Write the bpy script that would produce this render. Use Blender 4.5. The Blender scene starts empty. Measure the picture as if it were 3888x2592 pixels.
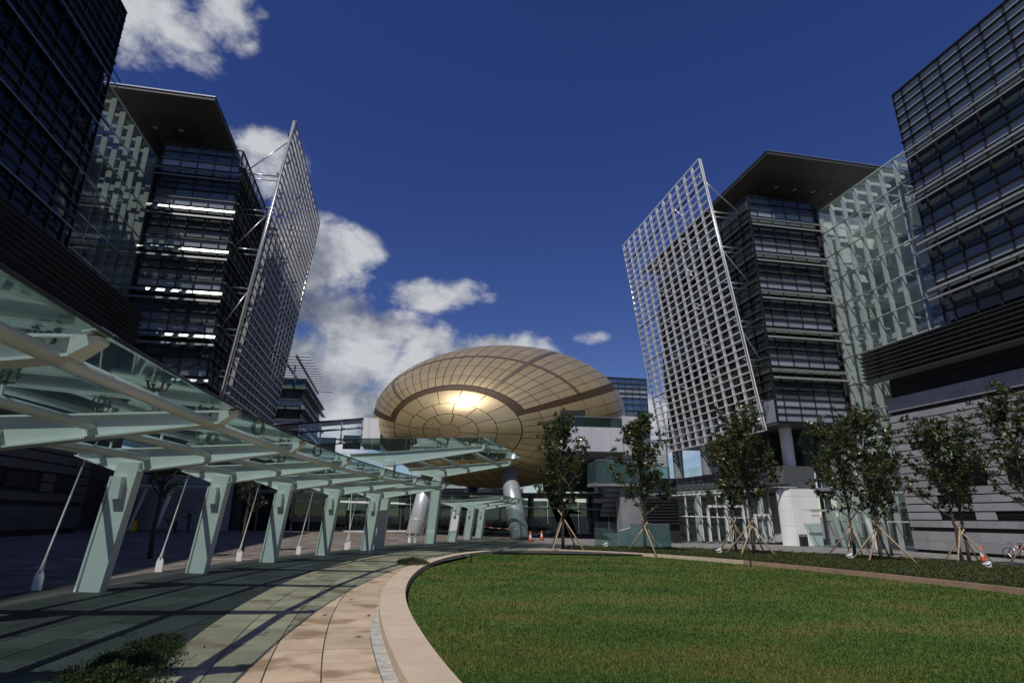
import bpy, math, random
import numpy as np
from mathutils import Vector, Matrix

R = math.radians
random.seed(7); rng = np.random.default_rng(7)
scene = bpy.context.scene
COL = scene.collection
K = 0.0255
def gz(x): return -K*max(-45.0, min(60.0, x))

# ------------------------------------------------------------ camera, sky, sun
cam = bpy.data.cameras.new('camera'); cam.lens = 20.0; cam.sensor_width = 36.0
cam.clip_start = 0.05; cam.clip_end = 6000
camo = bpy.data.objects.new('camera', cam); COL.objects.link(camo)
camo.location = (0, 0, 1.65); camo.rotation_euler = (R(107.0), 0, R(-11.8))
scene.camera = camo

SUN = Vector((-0.39, -0.52, 1.0)).normalized()
sl = bpy.data.lights.new('sun', 'SUN'); sl.energy = 3.9; sl.angle = R(0.5); sl.color = (1.0, 0.955, 0.88)
so = bpy.data.objects.new('sun', sl); COL.objects.link(so)
so.rotation_euler = (-SUN).to_track_quat('-Z', 'Y').to_euler()

scene.view_settings.view_transform = 'Standard'; scene.view_settings.look = 'None'
scene.view_settings.exposure = -0.3; scene.view_settings.gamma = 1.0
cy = scene.cycles; cy.max_bounces = 6; cy.diffuse_bounces = 3; cy.glossy_bounces = 3; cy.transparent_max_bounces = 14; cy.transmission_bounces = 3
cy.caustics_reflective = False; cy.caustics_refractive = False; cy.sample_clamp_indirect = 6.0

world = bpy.data.worlds.new('World'); scene.world = world; world.use_nodes = True; world.cycles.sampling_method = 'NONE'
def build_world():
    nt = world.node_tree; nt.nodes.clear()
    N = nt.nodes.new; L = nt.links.new
    out = N('ShaderNodeOutputWorld'); bg = N('ShaderNodeBackground'); bg.inputs[1].default_value = 0.085
    sky = N('ShaderNodeTexSky'); sky.sky_type = 'NISHITA'; sky.sun_disc = False
    sky.sun_elevation = math.asin(SUN.z); sky.sun_rotation = math.atan2(SUN.x, SUN.y)
    sky.air_density = 1.0; sky.dust_density = 0.15; sky.ozone_density = 4.0; sky.altitude = 300
    hs = N('ShaderNodeHueSaturation'); hs.inputs['Saturation'].default_value = 1.22; hs.inputs['Hue'].default_value = 0.525
    L(sky.outputs[0], hs.inputs['Color'])
    tc = N('ShaderNodeTexCoord'); sx = N('ShaderNodeSeparateXYZ'); L(tc.outputs['Generated'], sx.inputs[0])
    def M(op, a, b=None, c=None, clamp=False):
        n = N('ShaderNodeMath'); n.operation = op; n.use_clamp = clamp
        for i, v in enumerate((a, b, c)):
            if v is None: continue
            if isinstance(v, (int, float)): n.inputs[i].default_value = v
            else: L(v, n.inputs[i])
        return n.outputs[0]
    az = M('MULTIPLY', M('ARCTAN2', sx.outputs[0], sx.outputs[1]), 57.29578)
    el = M('MULTIPLY', M('ARCSINE', sx.outputs[2]), 57.29578)
    # cloud fields: azimuth, elevation, half width, half height, weight
    blobs = [(-27, 39.8, 6.5, 4.6, 1.0), (-25.5, 38, 4.2, 2.6, .9), (-21.5, 42.2, 4.5, 3.0, .95), (-15.2, 30.6, 4.6, 3.6, .95),
             (-8, 23.8, 5.6, 3.8, 1.25), (-8.5, 18.6, 7.5, 3.8, 1.35), (-1.5, 17.6, 6.0, 2.6, 1.05), (-7, 12.5, 10, 7.0, 1.5),
             (2.5, 16.6, 5.2, 2.3, 1.0), (3.4, 21.4, 6.6, 1.9, .95), (10, 15.6, 7.0, 2.6, 1.2), (2, 12, 13, 4.2, 1.35),
             (19.7, 17.2, 2.2, 0.7, .55), (25, 8, 14, 3.0, 1.1), (-45, 9, 22, 5, 1.1),
             (70, 12, 20, 6, 1.1), (120, 30, 15, 8, .95), (175, 22, 22, 9, 1.1), (-120, 26, 20, 8, 1.0), (-75, 34, 14, 7, 1.0), (-165, 50, 16, 8, .9)]
    acc = None
    for (a, e, ra, re, w) in blobs:
        da = M('MULTIPLY', M('SUBTRACT', az, a), .8/ra); de = M('MULTIPLY', M('SUBTRACT', el, e), .8/re)
        q = M('MULTIPLY_ADD', de, de, M('MULTIPLY', da, da))
        b = M('MULTIPLY', M('SUBTRACT', 1.0, q, clamp=True), w)
        acc = b if acc is None else M('MAXIMUM', acc, b)
    mp = N('ShaderNodeMapping'); mp.inputs['Scale'].default_value = (1, 1, 1.35); L(tc.outputs['Generated'], mp.inputs[0])
    def noise(sc, det, ro, off, dist=0.0):
        n = N('ShaderNodeTexNoise'); n.inputs['Scale'].default_value = sc; n.inputs['Detail'].default_value = det
        n.inputs['Roughness'].default_value = ro; n.inputs['Distortion'].default_value = dist
        m2 = N('ShaderNodeVectorMath'); m2.operation = 'ADD'; m2.inputs[1].default_value = off
        L(mp.outputs[0], m2.inputs[0]); L(m2.outputs[0], n.inputs['Vector']); return n.outputs[0]
    n1 = noise(9.0, 9, 0.6, (3.1, 1.7, 0.4), .12)
    n2 = noise(6.5, 4, 0.55, (0.3, 5.2, 2.4), .2)
    dens = M('ADD', M('MULTIPLY', acc, 1.15), M('MULTIPLY', M('SUBTRACT', n1, 0.5), 4.3))
    mr = N('ShaderNodeMapRange'); mr.interpolation_type = 'SMOOTHSTEP'
    mr.inputs['From Min'].default_value = 0.32; mr.inputs['From Max'].default_value = 1.35
    L(dens, mr.inputs['Value'])
    mask = M('MULTIPLY', mr.outputs[0], M('GREATER_THAN', acc, 0.001))
    mask = M('MULTIPLY', mask, M('MULTIPLY', acc, 3.0, clamp=True))
    mask = M('MULTIPLY', mask, 0.93)
    # cloud tone: bright upper edges, grey thick bases
    shade = M('ADD', M('MULTIPLY', n2, 1.5), M('MULTIPLY', n1, 0.9))
    shade = M('SUBTRACT', shade, M('MULTIPLY', acc, 0.35))
    ramp = N('ShaderNodeValToRGB'); cr = ramp.color_ramp
    cr.elements[0].position = 0.38; cr.elements[0].color = (1.25, 1.5, 2.1, 1)
    cr.elements[1].position = .97; cr.elements[1].color = (8.6, 8.8, 9.1, 1)
    e = cr.elements.new(0.66); e.color = (3.3, 3.6, 4.3, 1)
    L(shade, ramp.inputs[0])
    mix = N('ShaderNodeMix'); mix.data_type = 'RGBA'
    L(mask, mix.inputs[0]); L(hs.outputs[0], mix.inputs[6]); L(ramp.outputs[0], mix.inputs[7])
    L(mix.outputs[2], bg.inputs[0]); L(bg.outputs[0], out.inputs[0])
build_world()

# ------------------------------------------------------------ materials
MATS = {}
def base_mat(name):
    m = bpy.data.materials.new(name); m.use_nodes = True
    nt = m.node_tree; p = nt.nodes.get('Principled BSDF'); MATS[name] = m
    return m, nt, p
def mat(name, col, rough=0.6, metal=0.0, var=0.12, scale=3.0, bump=0.0, bscale=40.0, spec=0.5, obj_var=0.0, stain=None, streak=False):
    m, nt, p = base_mat(name); N = nt.nodes.new; L = nt.links.new
    p.inputs['Roughness'].default_value = rough; p.inputs['Metallic'].default_value = metal
    p.inputs['Specular IOR Level'].default_value = spec
    tc = N('ShaderNodeTexCoord'); geo = N('ShaderNodeNewGeometry')
    no = N('ShaderNodeTexNoise'); no.inputs['Scale'].default_value = scale; no.inputs['Detail'].default_value = 6
    if streak:
        mp = N('ShaderNodeMapping'); mp.inputs['Scale'].default_value = (1, 1, 0.12)
        L(geo.outputs['Position'], mp.inputs[0]); L(mp.outputs[0], no.inputs['Vector'])
    else: L(geo.outputs['Position'], no.inputs['Vector'])
    rp = N('ShaderNodeMapRange'); rp.inputs['From Min'].default_value = 0.3; rp.inputs['From Max'].default_value = 0.7
    rp.inputs['To Min'].default_value = 1 - var; rp.inputs['To Max'].default_value = 1 + var
    L(no.outputs[0], rp.inputs[0])
    val = rp.outputs[0]
    if obj_var:
        oi = N('ShaderNodeObjectInfo'); mr = N('ShaderNodeMapRange'); mr.inputs['To Min'].default_value = 1-obj_var; mr.inputs['To Max'].default_value = 1+obj_var
        L(oi.outputs['Random'], mr.inputs[0]); mm = N('ShaderNodeMath'); mm.operation = 'MULTIPLY'; L(val, mm.inputs[0]); L(mr.outputs[0], mm.inputs[1]); val = mm.outputs[0]
    mx = N('ShaderNodeVectorMath'); mx.operation = 'SCALE'; mx.inputs[0].default_value = col[:3]; L(val, mx.inputs['Scale'])
    c = mx.outputs[0]
    if stain:
        n3 = N('ShaderNodeTexNoise'); n3.inputs['Scale'].default_value = stain[1]; n3.inputs['Detail'].default_value = 4
        L(geo.outputs['Position'], n3.inputs['Vector'])
        r3 = N('ShaderNodeMapRange'); r3.interpolation_type = 'SMOOTHSTEP'; r3.inputs['From Min'].default_value = stain[2]; r3.inputs['From Max'].default_value = stain[3]; L(n3.outputs[0], r3.inputs[0])
        r3.inputs['To Max'].default_value = stain[4] if len(stain) > 4 else 0.8
        mi = N('ShaderNodeMix'); mi.data_type = 'RGBA'; L(r3.outputs[0], mi.inputs[0]); L(c, mi.inputs[6]); mi.inputs[7].default_value = (*stain[0], 1); c = mi.outputs[2]
    L(c, p.inputs['Base Color'])
    if bump:
        nb = N('ShaderNodeTexNoise'); nb.inputs['Scale'].default_value = bscale; nb.inputs['Detail'].default_value = 4; L(geo.outputs['Position'], nb.inputs['Vector'])
        bp = N('ShaderNodeBump'); bp.inputs['Strength'].default_value = bump; bp.inputs['Distance'].default_value = 0.02
        L(nb.outputs[0], bp.inputs['Height']); L(bp.outputs[0], p.inputs['Normal'])
    return m
def glass(name, tint, clear=0.8, body=(.1,.15,.14), rough=0.02, ior=1.5, frit=0.0):
    """thin pane: tinted see-through, a little body colour, Fresnel reflection"""
    m, nt, p = base_mat(name); N = nt.nodes.new; L = nt.links.new
    nt.nodes.remove(p); out = nt.nodes.get('Material Output')
    tr = N('ShaderNodeBsdfTransparent'); tr.inputs[0].default_value = (*tint, 1)
    df = N('ShaderNodeBsdfDiffuse'); df.inputs[0].default_value = (*body, 1)
    if frit:
        tl = N('ShaderNodeBsdfTranslucent'); tl.inputs[0].default_value = (*body, 1)
        mt = N('ShaderNodeMixShader'); mt.inputs[0].default_value = frit; L(df.outputs[0], mt.inputs[1]); L(tl.outputs[0], mt.inputs[2]); dfo = mt.outputs[0]
    else: dfo = df.outputs[0]
    m1 = N('ShaderNodeMixShader'); m1.inputs[0].default_value = clear; L(dfo, m1.inputs[1]); L(tr.outputs[0], m1.inputs[2])
    gl = N('ShaderNodeBsdfGlossy'); gl.inputs['Roughness'].default_value = rough; gl.inputs[0].default_value = (.95, 1, .98, 1)
    lw = N('ShaderNodeLayerWeight'); lw.inputs['Blend'].default_value = 0.5
    pw = N('ShaderNodeMath'); pw.operation = 'POWER'; L(lw.outputs['Facing'], pw.inputs[0]); pw.inputs[1].default_value = 4.5
    fr = N('ShaderNodeMapRange'); L(pw.outputs[0], fr.inputs[0]); fr.inputs['To Min'].default_value = ((ior-1)/(ior+1))**2; fr.inputs['To Max'].default_value = .85
    geo = N('ShaderNodeNewGeometry'); no = N('ShaderNodeTexNoise'); no.inputs['Scale'].default_value = 0.6; L(geo.outputs['Position'], no.inputs['Vector'])
    bp = N('ShaderNodeBump'); bp.inputs['Strength'].default_value = 0.15; bp.inputs['Distance'].default_value = 0.03; L(no.outputs[0], bp.inputs['Height']); L(bp.outputs[0], gl.inputs['Normal'])
    m2 = N('ShaderNodeMixShader'); L(fr.outputs[0], m2.inputs[0]); L(m1.outputs[0], m2.inputs[1]); L(gl.outputs[0], m2.inputs[2])
    L(m2.outputs[0], out.inputs[0]); return m
def pane(name, col, refl, rough=0.04, var=0.35, tint=(.55,.56,.54)):
    """opaque curtain-wall glass: dark body behind a mirror-like coat, each pane a little different"""
    m, nt, p = base_mat(name); N = nt.nodes.new; L = nt.links.new
    oi = N('ShaderNodeObjectInfo'); mr = N('ShaderNodeMapRange'); mr.inputs['To Min'].default_value = 1-var; mr.inputs['To Max'].default_value = 1+var; L(oi.outputs['Random'], mr.inputs[0])
    mx = N('ShaderNodeVectorMath'); mx.operation = 'SCALE'; mx.inputs[0].default_value = col; L(mr.outputs[0], mx.inputs['Scale'])
    L(mx.outputs[0], p.inputs['Base Color']); p.inputs['Roughness'].default_value = 0.5; p.inputs['Specular IOR Level'].default_value = 0.1
    gl = N('ShaderNodeBsdfGlossy'); gl.inputs[0].default_value = (*tint, 1); gl.inputs['Roughness'].default_value = rough
    geo = N('ShaderNodeNewGeometry'); no = N('ShaderNodeTexNoise'); no.inputs['Scale'].default_value = 0.9; L(geo.outputs['Position'], no.inputs['Vector'])
    bp = N('ShaderNodeBump'); bp.inputs['Strength'].default_value = 0.25; bp.inputs['Distance'].default_value = 0.03; L(no.outputs[0], bp.inputs['Height']); L(bp.outputs[0], gl.inputs['Normal'])
    lw = N('ShaderNodeLayerWeight'); lw.inputs['Blend'].default_value = 0.35
    r2 = N('ShaderNodeMapRange'); r2.inputs['To Min'].default_value = refl; r2.inputs['To Max'].default_value = min(1, refl+.6); L(lw.outputs['Fresnel'], r2.inputs[0])
    ms = N('ShaderNodeMixShader'); L(r2.outputs[0], ms.inputs[0]); L(p.outputs[0], ms.inputs[1]); L(gl.outputs[0], ms.inputs[2])
    L(ms.outputs[0], nt.nodes.get('Material Output').inputs[0]); return m
def leaf_mat(name, col, rough=0.35, trans=0.25, var=0.5):
    m, nt, p = base_mat(name); N = nt.nodes.new; L = nt.links.new
    geo = N('ShaderNodeNewGeometry'); mr = N('ShaderNodeMapRange'); mr.inputs['To Min'].default_value = 1-var; mr.inputs['To Max'].default_value = 1+var
    L(geo.outputs['Random Per Island'], mr.inputs[0])
    mx = N('ShaderNodeVectorMath'); mx.operation = 'SCALE'; mx.inputs[0].default_value = col; L(mr.outputs[0], mx.inputs['Scale'])
    L(mx.outputs[0], p.inputs['Base Color']); p.inputs['Roughness'].default_value = rough
    tl = N('ShaderNodeBsdfTranslucent'); L(mx.outputs[0], tl.inputs[0])
    ms = N('ShaderNodeMixShader'); ms.inputs[0].default_value = trans; L(p.outputs[0], ms.inputs[1]); L(tl.outputs[0], ms.inputs[2])
    L(ms.outputs[0], nt.nodes.get('Material Output').inputs[0]); return m
def tile_mat(name, ca, cb, rough=0.75, bump=.25, bscale=60, fine=.2):
    """paving: each tile (mesh island) its own tone between two colours, speckled"""
    m, nt, p = base_mat(name); N = nt.nodes.new; L = nt.links.new
    geo = N('ShaderNodeNewGeometry'); oi = N('ShaderNodeObjectInfo')
    ad = N('ShaderNodeMath'); ad.operation = 'ADD'; L(geo.outputs['Random Per Island'], ad.inputs[0]); L(oi.outputs['Random'], ad.inputs[1])
    fr = N('ShaderNodeMath'); fr.operation = 'FRACT'; L(ad.outputs[0], fr.inputs[0])
    rp = N('ShaderNodeValToRGB'); rp.color_ramp.elements[0].color = (*ca, 1); rp.color_ramp.elements[1].color = (*cb, 1)
    rp.color_ramp.elements[0].position = .0; rp.color_ramp.elements[1].position = .93
    hi = rp.color_ramp.elements.new(.97); hi.color = (*[c*1.35 for c in cb], 1)
    L(fr.outputs[0], rp.inputs[0])
    no = N('ShaderNodeTexNoise'); no.inputs['Scale'].default_value = bscale; no.inputs['Detail'].default_value = 5; L(geo.outputs['Position'], no.inputs['Vector'])
    n2 = N('ShaderNodeTexNoise'); n2.inputs['Scale'].default_value = .9; n2.inputs['Detail'].default_value = 5; L(geo.outputs['Position'], n2.inputs['Vector'])
    mr = N('ShaderNodeMapRange'); mr.inputs['From Min'].default_value=.36; mr.inputs['From Max'].default_value=.66; mr.inputs['To Min'].default_value = 1-fine; mr.inputs['To Max'].default_value = 1+fine; L(no.outputs[0], mr.inputs[0])
    m3 = N('ShaderNodeMapRange'); m3.inputs['From Min'].default_value=.3; m3.inputs['From Max'].default_value=.7; m3.inputs['To Min'].default_value = .8; m3.inputs['To Max'].default_value = 1.15; L(n2.outputs[0], m3.inputs[0])
    mu = N('ShaderNodeMath'); mu.operation = 'MULTIPLY'; L(mr.outputs[0], mu.inputs[0]); L(m3.outputs[0], mu.inputs[1])
    vs = N('ShaderNodeVectorMath'); vs.operation = 'SCALE'; L(rp.outputs[0], vs.inputs[0]); L(mu.outputs[0], vs.inputs['Scale'])
    L(vs.outputs[0], p.inputs['Base Color']); p.inputs['Roughness'].default_value = rough
    bp = N('ShaderNodeBump'); bp.inputs['Strength'].default_value = bump; bp.inputs['Distance'].default_value = .01; L(no.outputs[0], bp.inputs['Height']); L(bp.outputs[0], p.inputs['Normal'])
    return m

mat('white_steel', (.72, .75, .73), .35, 0, .05, 2.0, spec=.5)
mat('white_paint', (.78, .78, .77), .5, 0, .05, 2.0)
mat('screen_white', (.88, .88, .88), .4, 0, .05, 2.0)
mat('shade_grey', (.22, .225, .23), .55, .2, .1, 3)
mat('steel', (.55, .56, .57), .3, .9, .1, 4)
mat('dark_steel', (.03, .032, .035), .45, .3, .15, 4)
mat('grey_steel', (.14, .145, .15), .4, .6, .12, 4)
mat('fitting', (.16, .15, .12), .35, .9, .15, 9)
mat('shade_metal', (.36, .37, .38), .38, .8, .1, 3)
mat('mullion', (.035, .036, .04), .4, .4, .15, 4)
mat('mullion_red', (.06, .045, .045), .4, .4, .15, 4)
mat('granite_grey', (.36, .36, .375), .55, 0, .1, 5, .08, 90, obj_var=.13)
mat('granite_shaded', (.07, .07, .078), .55, 0, .1, 5, .08, 90, obj_var=.1)  # same granite as the right tower, left side's shade put into the colour
mat('recess', (.018, .018, .02), .8, 0, .1)
mat('grille', (.02, .02, .022), .7, .2, .4, 60)
mat('fascia_grey', (.115, .115, .125), .45, .1, .06, 1.5, obj_var=.05)
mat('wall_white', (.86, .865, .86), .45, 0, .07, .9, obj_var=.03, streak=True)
mat('concrete_pale', (.56, .57, .60), .6, 0, .09, 1.2, .05, 30, streak=True)
mat('concrete_grey', (.26, .27, .28), .7, 0, .12, 1.2, .1, 30)
mat('interior_white', (.70, .74, .72), .6, 0, .05, 1)
mat('interior_dark', (.03, .035, .035), .7, 0, .2, 1)
mat('soffit', (.075, .072, .066), .6, 0, .12, .6)
mat('soffit_dark', (.03, .027, .024), .8, 0, .15, 20)
mat('gold_joint', (.07, .045, .022), .6, .2, .1)
mat('gold_gutter', (.075, .045, .022), .55, .3, .3, 6)
mat('screen_shaded', (.36, .36, .36), .4, .1, .05, 2.0)  # same screen as the white one, darkened so its shade is in the colour
mat('interior_dim', (.22, .26, .25), .6, 0, .05, 1)  # darker copy of interior_white, left atrium's shade mixed into the tone
mat('wall_shaded', (.30, .30, .33), .5, 0, .06, 1, obj_var=.03)  # white wall panels with the shade of the left entrance painted in
mat('gold_band', (.36, .27, .18), .4, .8, .1, 3)
mat('leg_grey', (.40, .45, .46), .35, .35, .08, 1.5)
mat('leg_white', (.70, .72, .76), .32, .4, .06, 1.5)
mat('sandstone', (.50, .385, .265), .75, 0, .14, 2.2, .25, 120, obj_var=.2, stain=((.24, .155, .08), 1.3, .52, .66, .8))
mat('sandstone_kerb', (.58, .465, .345), .7, 0, .08, 2.5, .2, 120, obj_var=.05, stain=((.40, .27, .16), 1.6, .6, .8, .4))
mat('kerb_brown', (.36, .24, .17), .75, 0, .15, 3, .2, 80, obj_var=.12)
mat('cobble', (.44, .42, .38), .8, 0, .2, 10, .4, 60, obj_var=.1)
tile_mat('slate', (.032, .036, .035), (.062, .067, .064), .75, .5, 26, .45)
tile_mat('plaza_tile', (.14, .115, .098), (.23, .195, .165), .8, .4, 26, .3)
tile_mat('right_tile', (.19, .185, .175), (.27, .262, .25), .75, .2, 60, .15)
mat('joint_dark', (.05, .048, .045), .9, 0, .2, 4)
mat('ground_far', (.20, .19, .18), .9, 0, .15, .5)
mat('soil', (.03, .026, .018), .95, 0, .3, 6, .4, 30)
mat('bark', (.085, .065, .048), .85, 0, .3, 14, .5, 50)
mat('bark_dark', (.045, .036, .03), .85, 0, .3, 14, .5, 50)
mat('stake_wood', (.42, .31, .20), .75, 0, .3, 9, .3, 40)
mat('black_rubber', (.015, .015, .016), .55, 0, .1)
mat('black_plastic', (.02, .02, .022), .4, 0, .1)
mat('orange', (.75, .10, .03), .5, 0, .1)
mat('red_white', (.75, .70, .68), .5, 0, .1)
mat('red', (.55, .03, .03), .4, 0, .1)
mat('yellow', (.65, .42, .04), .5, 0, .1)
mat('bike_silver', (.7, .7, .72), .25, .7, .05)
mat('sign_grey', (.18, .18, .19), .5, 0, .05)
mat('skin', (.35, .2, .13), .6, 0, .05)
mat('cloth_dark', (.03, .032, .04), .85, 0, .2, 8)
mat('cloth_blue', (.03, .06, .2), .8, 0, .2, 8)
mat('cloth_grey', (.2, .2, .2), .85, 0, .2, 8)
mat('puddle', (.03, .032, .035), .03, 0, .05)
mat('dry_leaf', (.16, .07, .03), .7, 0, .2)
leaf_mat('leaf_green', (.045, .075, .022), .28, .18)
leaf_mat('leaf_olive', (.09, .10, .03), .32, .25)
leaf_mat('leaf_rust', (.11, .055, .026), .5, .2)
leaf_mat('cover_leaf', (.085, .105, .026), .75, .25, .5)
leaf_mat('shrub_leaf', (.035, .05, .016), .75, .2, .5)
leaf_mat('far_leaf', (.06, .10, .03), .6, .2, .5)
pane('glass_vision', (.042, .056, .052), .05)
pane('glass_spandrel', (.33, .37, .40), .06, .15, .15)
pane('glass_far', (.30, .345, .40), .06, .15, .15)
pane('glass_green', (.12, .165, .125), .05, .12, .15)
pane('glass_dim', (.13, .15, .16), .07, .06, .3)
pane('glass_shaded', (.013, .017, .024), .03, .06, .4)  # spandrel glass of the left tower, shade painted into the body colour
pane('glass_vision_shaded', (.004, .005, .007), .025, .06, .4)  # vision glass of the left tower, likewise darkened to stand for shade
pane('glass_blue', (.05, .10, .19), .25, .05, .3)
pane('glass_teal', (.12, .19, .21), .2, .06, .3)
glass('clear_glass', (.955, .98, .97), .965, (.3, .38, .35))
glass('canopy_glass', (.72, .83, .80), .945, (.16, .26, .22), .03, 1.5, .6)
glass('teal_glass', (.70, .82, .81), .72, (.13, .235, .235))
glass('dark_glass', (.30, .36, .36), .85, (.02, .03, .03))
glass('green_dark_glass', (.42, .54, .50), .75, (.035, .07, .06))
def gold():
    m, nt, p = base_mat('gold'); N = nt.nodes.new; L = nt.links.new
    oi = N('ShaderNodeObjectInfo'); mr = N('ShaderNodeMapRange'); mr.inputs['To Min'].default_value = .93; mr.inputs['To Max'].default_value = 1.06; L(oi.outputs['Random'], mr.inputs[0])
    vs = N('ShaderNodeVectorMath'); vs.operation = 'SCALE'; vs.inputs[0].default_value = (.59, .46, .255); L(mr.outputs[0], vs.inputs['Scale']); L(vs.outputs[0], p.inputs['Base Color'])
    p.inputs['Metallic'].default_value = .6; p.inputs['Roughness'].default_value = .36
    geo = N('ShaderNodeNewGeometry'); no = N('ShaderNodeTexNoise'); no.inputs['Scale'].default_value = 1.3; no.inputs['Detail'].default_value = 5; L(geo.outputs['Position'], no.inputs['Vector'])
    r2 = N('ShaderNodeMapRange'); r2.inputs['To Min'].default_value = .31; r2.inputs['To Max'].default_value = .43; L(no.outputs[0], r2.inputs[0]); L(r2.outputs[0], p.inputs['Roughness'])
gold()
def lawn_mat():
    for nm, k in (('lawn_soil', 1.08), ('grass_blade', 1.1)):
        m, nt, p = base_mat(nm); N = nt.nodes.new; L = nt.links.new
        geo = N('ShaderNodeNewGeometry')
        no = N('ShaderNodeTexNoise'); no.inputs['Scale'].default_value = .42; no.inputs['Detail'].default_value = 6; no.inputs['Roughness'].default_value = .6
        mp = N('ShaderNodeMapping'); mp.inputs['Scale'].default_value = (.75, 1.2, 0); mp.inputs['Location'].default_value = (4.3, 1.2, 0)
        L(geo.outputs['Position'], mp.inputs[0]); L(mp.outputs[0], no.inputs['Vector'])
        rp = N('ShaderNodeValToRGB'); cr = rp.color_ramp
        cr.elements[0].position = .30; cr.elements[0].color = (.036*k, .086*k, .014*k, 1)
        cr.elements[1].position = .74; cr.elements[1].color = (.155*k, .132*k, .038*k, 1)
        e = cr.elements.new(.52); e.color = (.078*k, .120*k, .022*k, 1)
        L(no.outputs[0], rp.inputs[0])
        n2 = N('ShaderNodeTexNoise'); n2.inputs['Scale'].default_value = 30; n2.inputs['Detail'].default_value = 3; L(geo.outputs['Position'], n2.inputs['Vector'])
        mr = N('ShaderNodeMapRange'); mr.inputs['To Min'].default_value = .5; mr.inputs['To Max'].default_value = 1.5
        L(geo.outputs['Random Per Island'] if nm == 'grass_blade' else n2.outputs[0], mr.inputs[0])
        vs = N('ShaderNodeVectorMath'); vs.operation = 'SCALE'; L(rp.outputs[0], vs.inputs[0]); L(mr.outputs[0], vs.inputs['Scale'])
        L(vs.outputs[0], p.inputs['Base Color']); p.inputs['Roughness'].default_value = .75; p.inputs['Specular IOR Level'].default_value = .25
        if nm == 'grass_blade':
            tl = N('ShaderNodeBsdfTranslucent'); L(vs.outputs[0], tl.inputs[0]); ms = N('ShaderNodeMixShader'); ms.inputs[0].default_value = .5
            L(p.outputs[0], ms.inputs[1]); L(tl.outputs[0], ms.inputs[2]); L(ms.outputs[0], nt.nodes.get('Material Output').inputs[0])
lawn_mat()

# ------------------------------------------------------------ helpers
def tag(o, label=None, cat=None, group=None, kind=None):
    if label: o['label'] = label
    if cat: o['category'] = cat
    if group: o['group'] = group
    if kind: o['kind'] = kind
    return o
def empty(name, loc, label=None, cat=None, group=None):
    o = bpy.data.objects.new(name, None); COL.objects.link(o); o.location = loc; o.empty_display_size = .3
    return tag(o, label, cat, group)
def wl(o):
    """world position of an unrotated parent chain"""
    p = Vector((0, 0, 0))
    while o is not None: p += Vector(o.location); o = o.parent
    return p
def link(name, me, parent=None, loc=(0, 0, 0), rot=None):
    o = bpy.data.objects.new(name, me); COL.objects.link(o)
    o.location = Vector(loc) - (wl(parent) if parent else Vector((0, 0, 0)))
    if rot is not None:
        if isinstance(rot, Matrix): o.rotation_euler = rot.to_euler()
        else: o.rotation_euler = rot
    if parent: o.parent = parent
    return o
BOXES = {}
def box_mesh(d, m):
    k = (round(d[0], 3), round(d[1], 3), round(d[2], 3), m)
    if k not in BOXES:
        x, y, z = d[0]/2, d[1]/2, d[2]/2
        me = bpy.data.meshes.new('box')
        me.from_pydata([(a*x, b*y, c*z) for c in (-1, 1) for (a, b) in ((-1, -1), (1, -1), (1, 1), (-1, 1))], [],
                       [(3, 2, 1, 0), (4, 5, 6, 7), (0, 1, 5, 4), (1, 2, 6, 5), (2, 3, 7, 6), (3, 0, 4, 7)])
        me.materials.append(MATS[m]); BOXES[k] = me
    return BOXES[k]
def box(parent, name, d, c, m, rz=0.0, rot=None):
    return link(name, box_mesh(d, m), parent, c, rot if rot is not None else (0, 0, rz))
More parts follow.
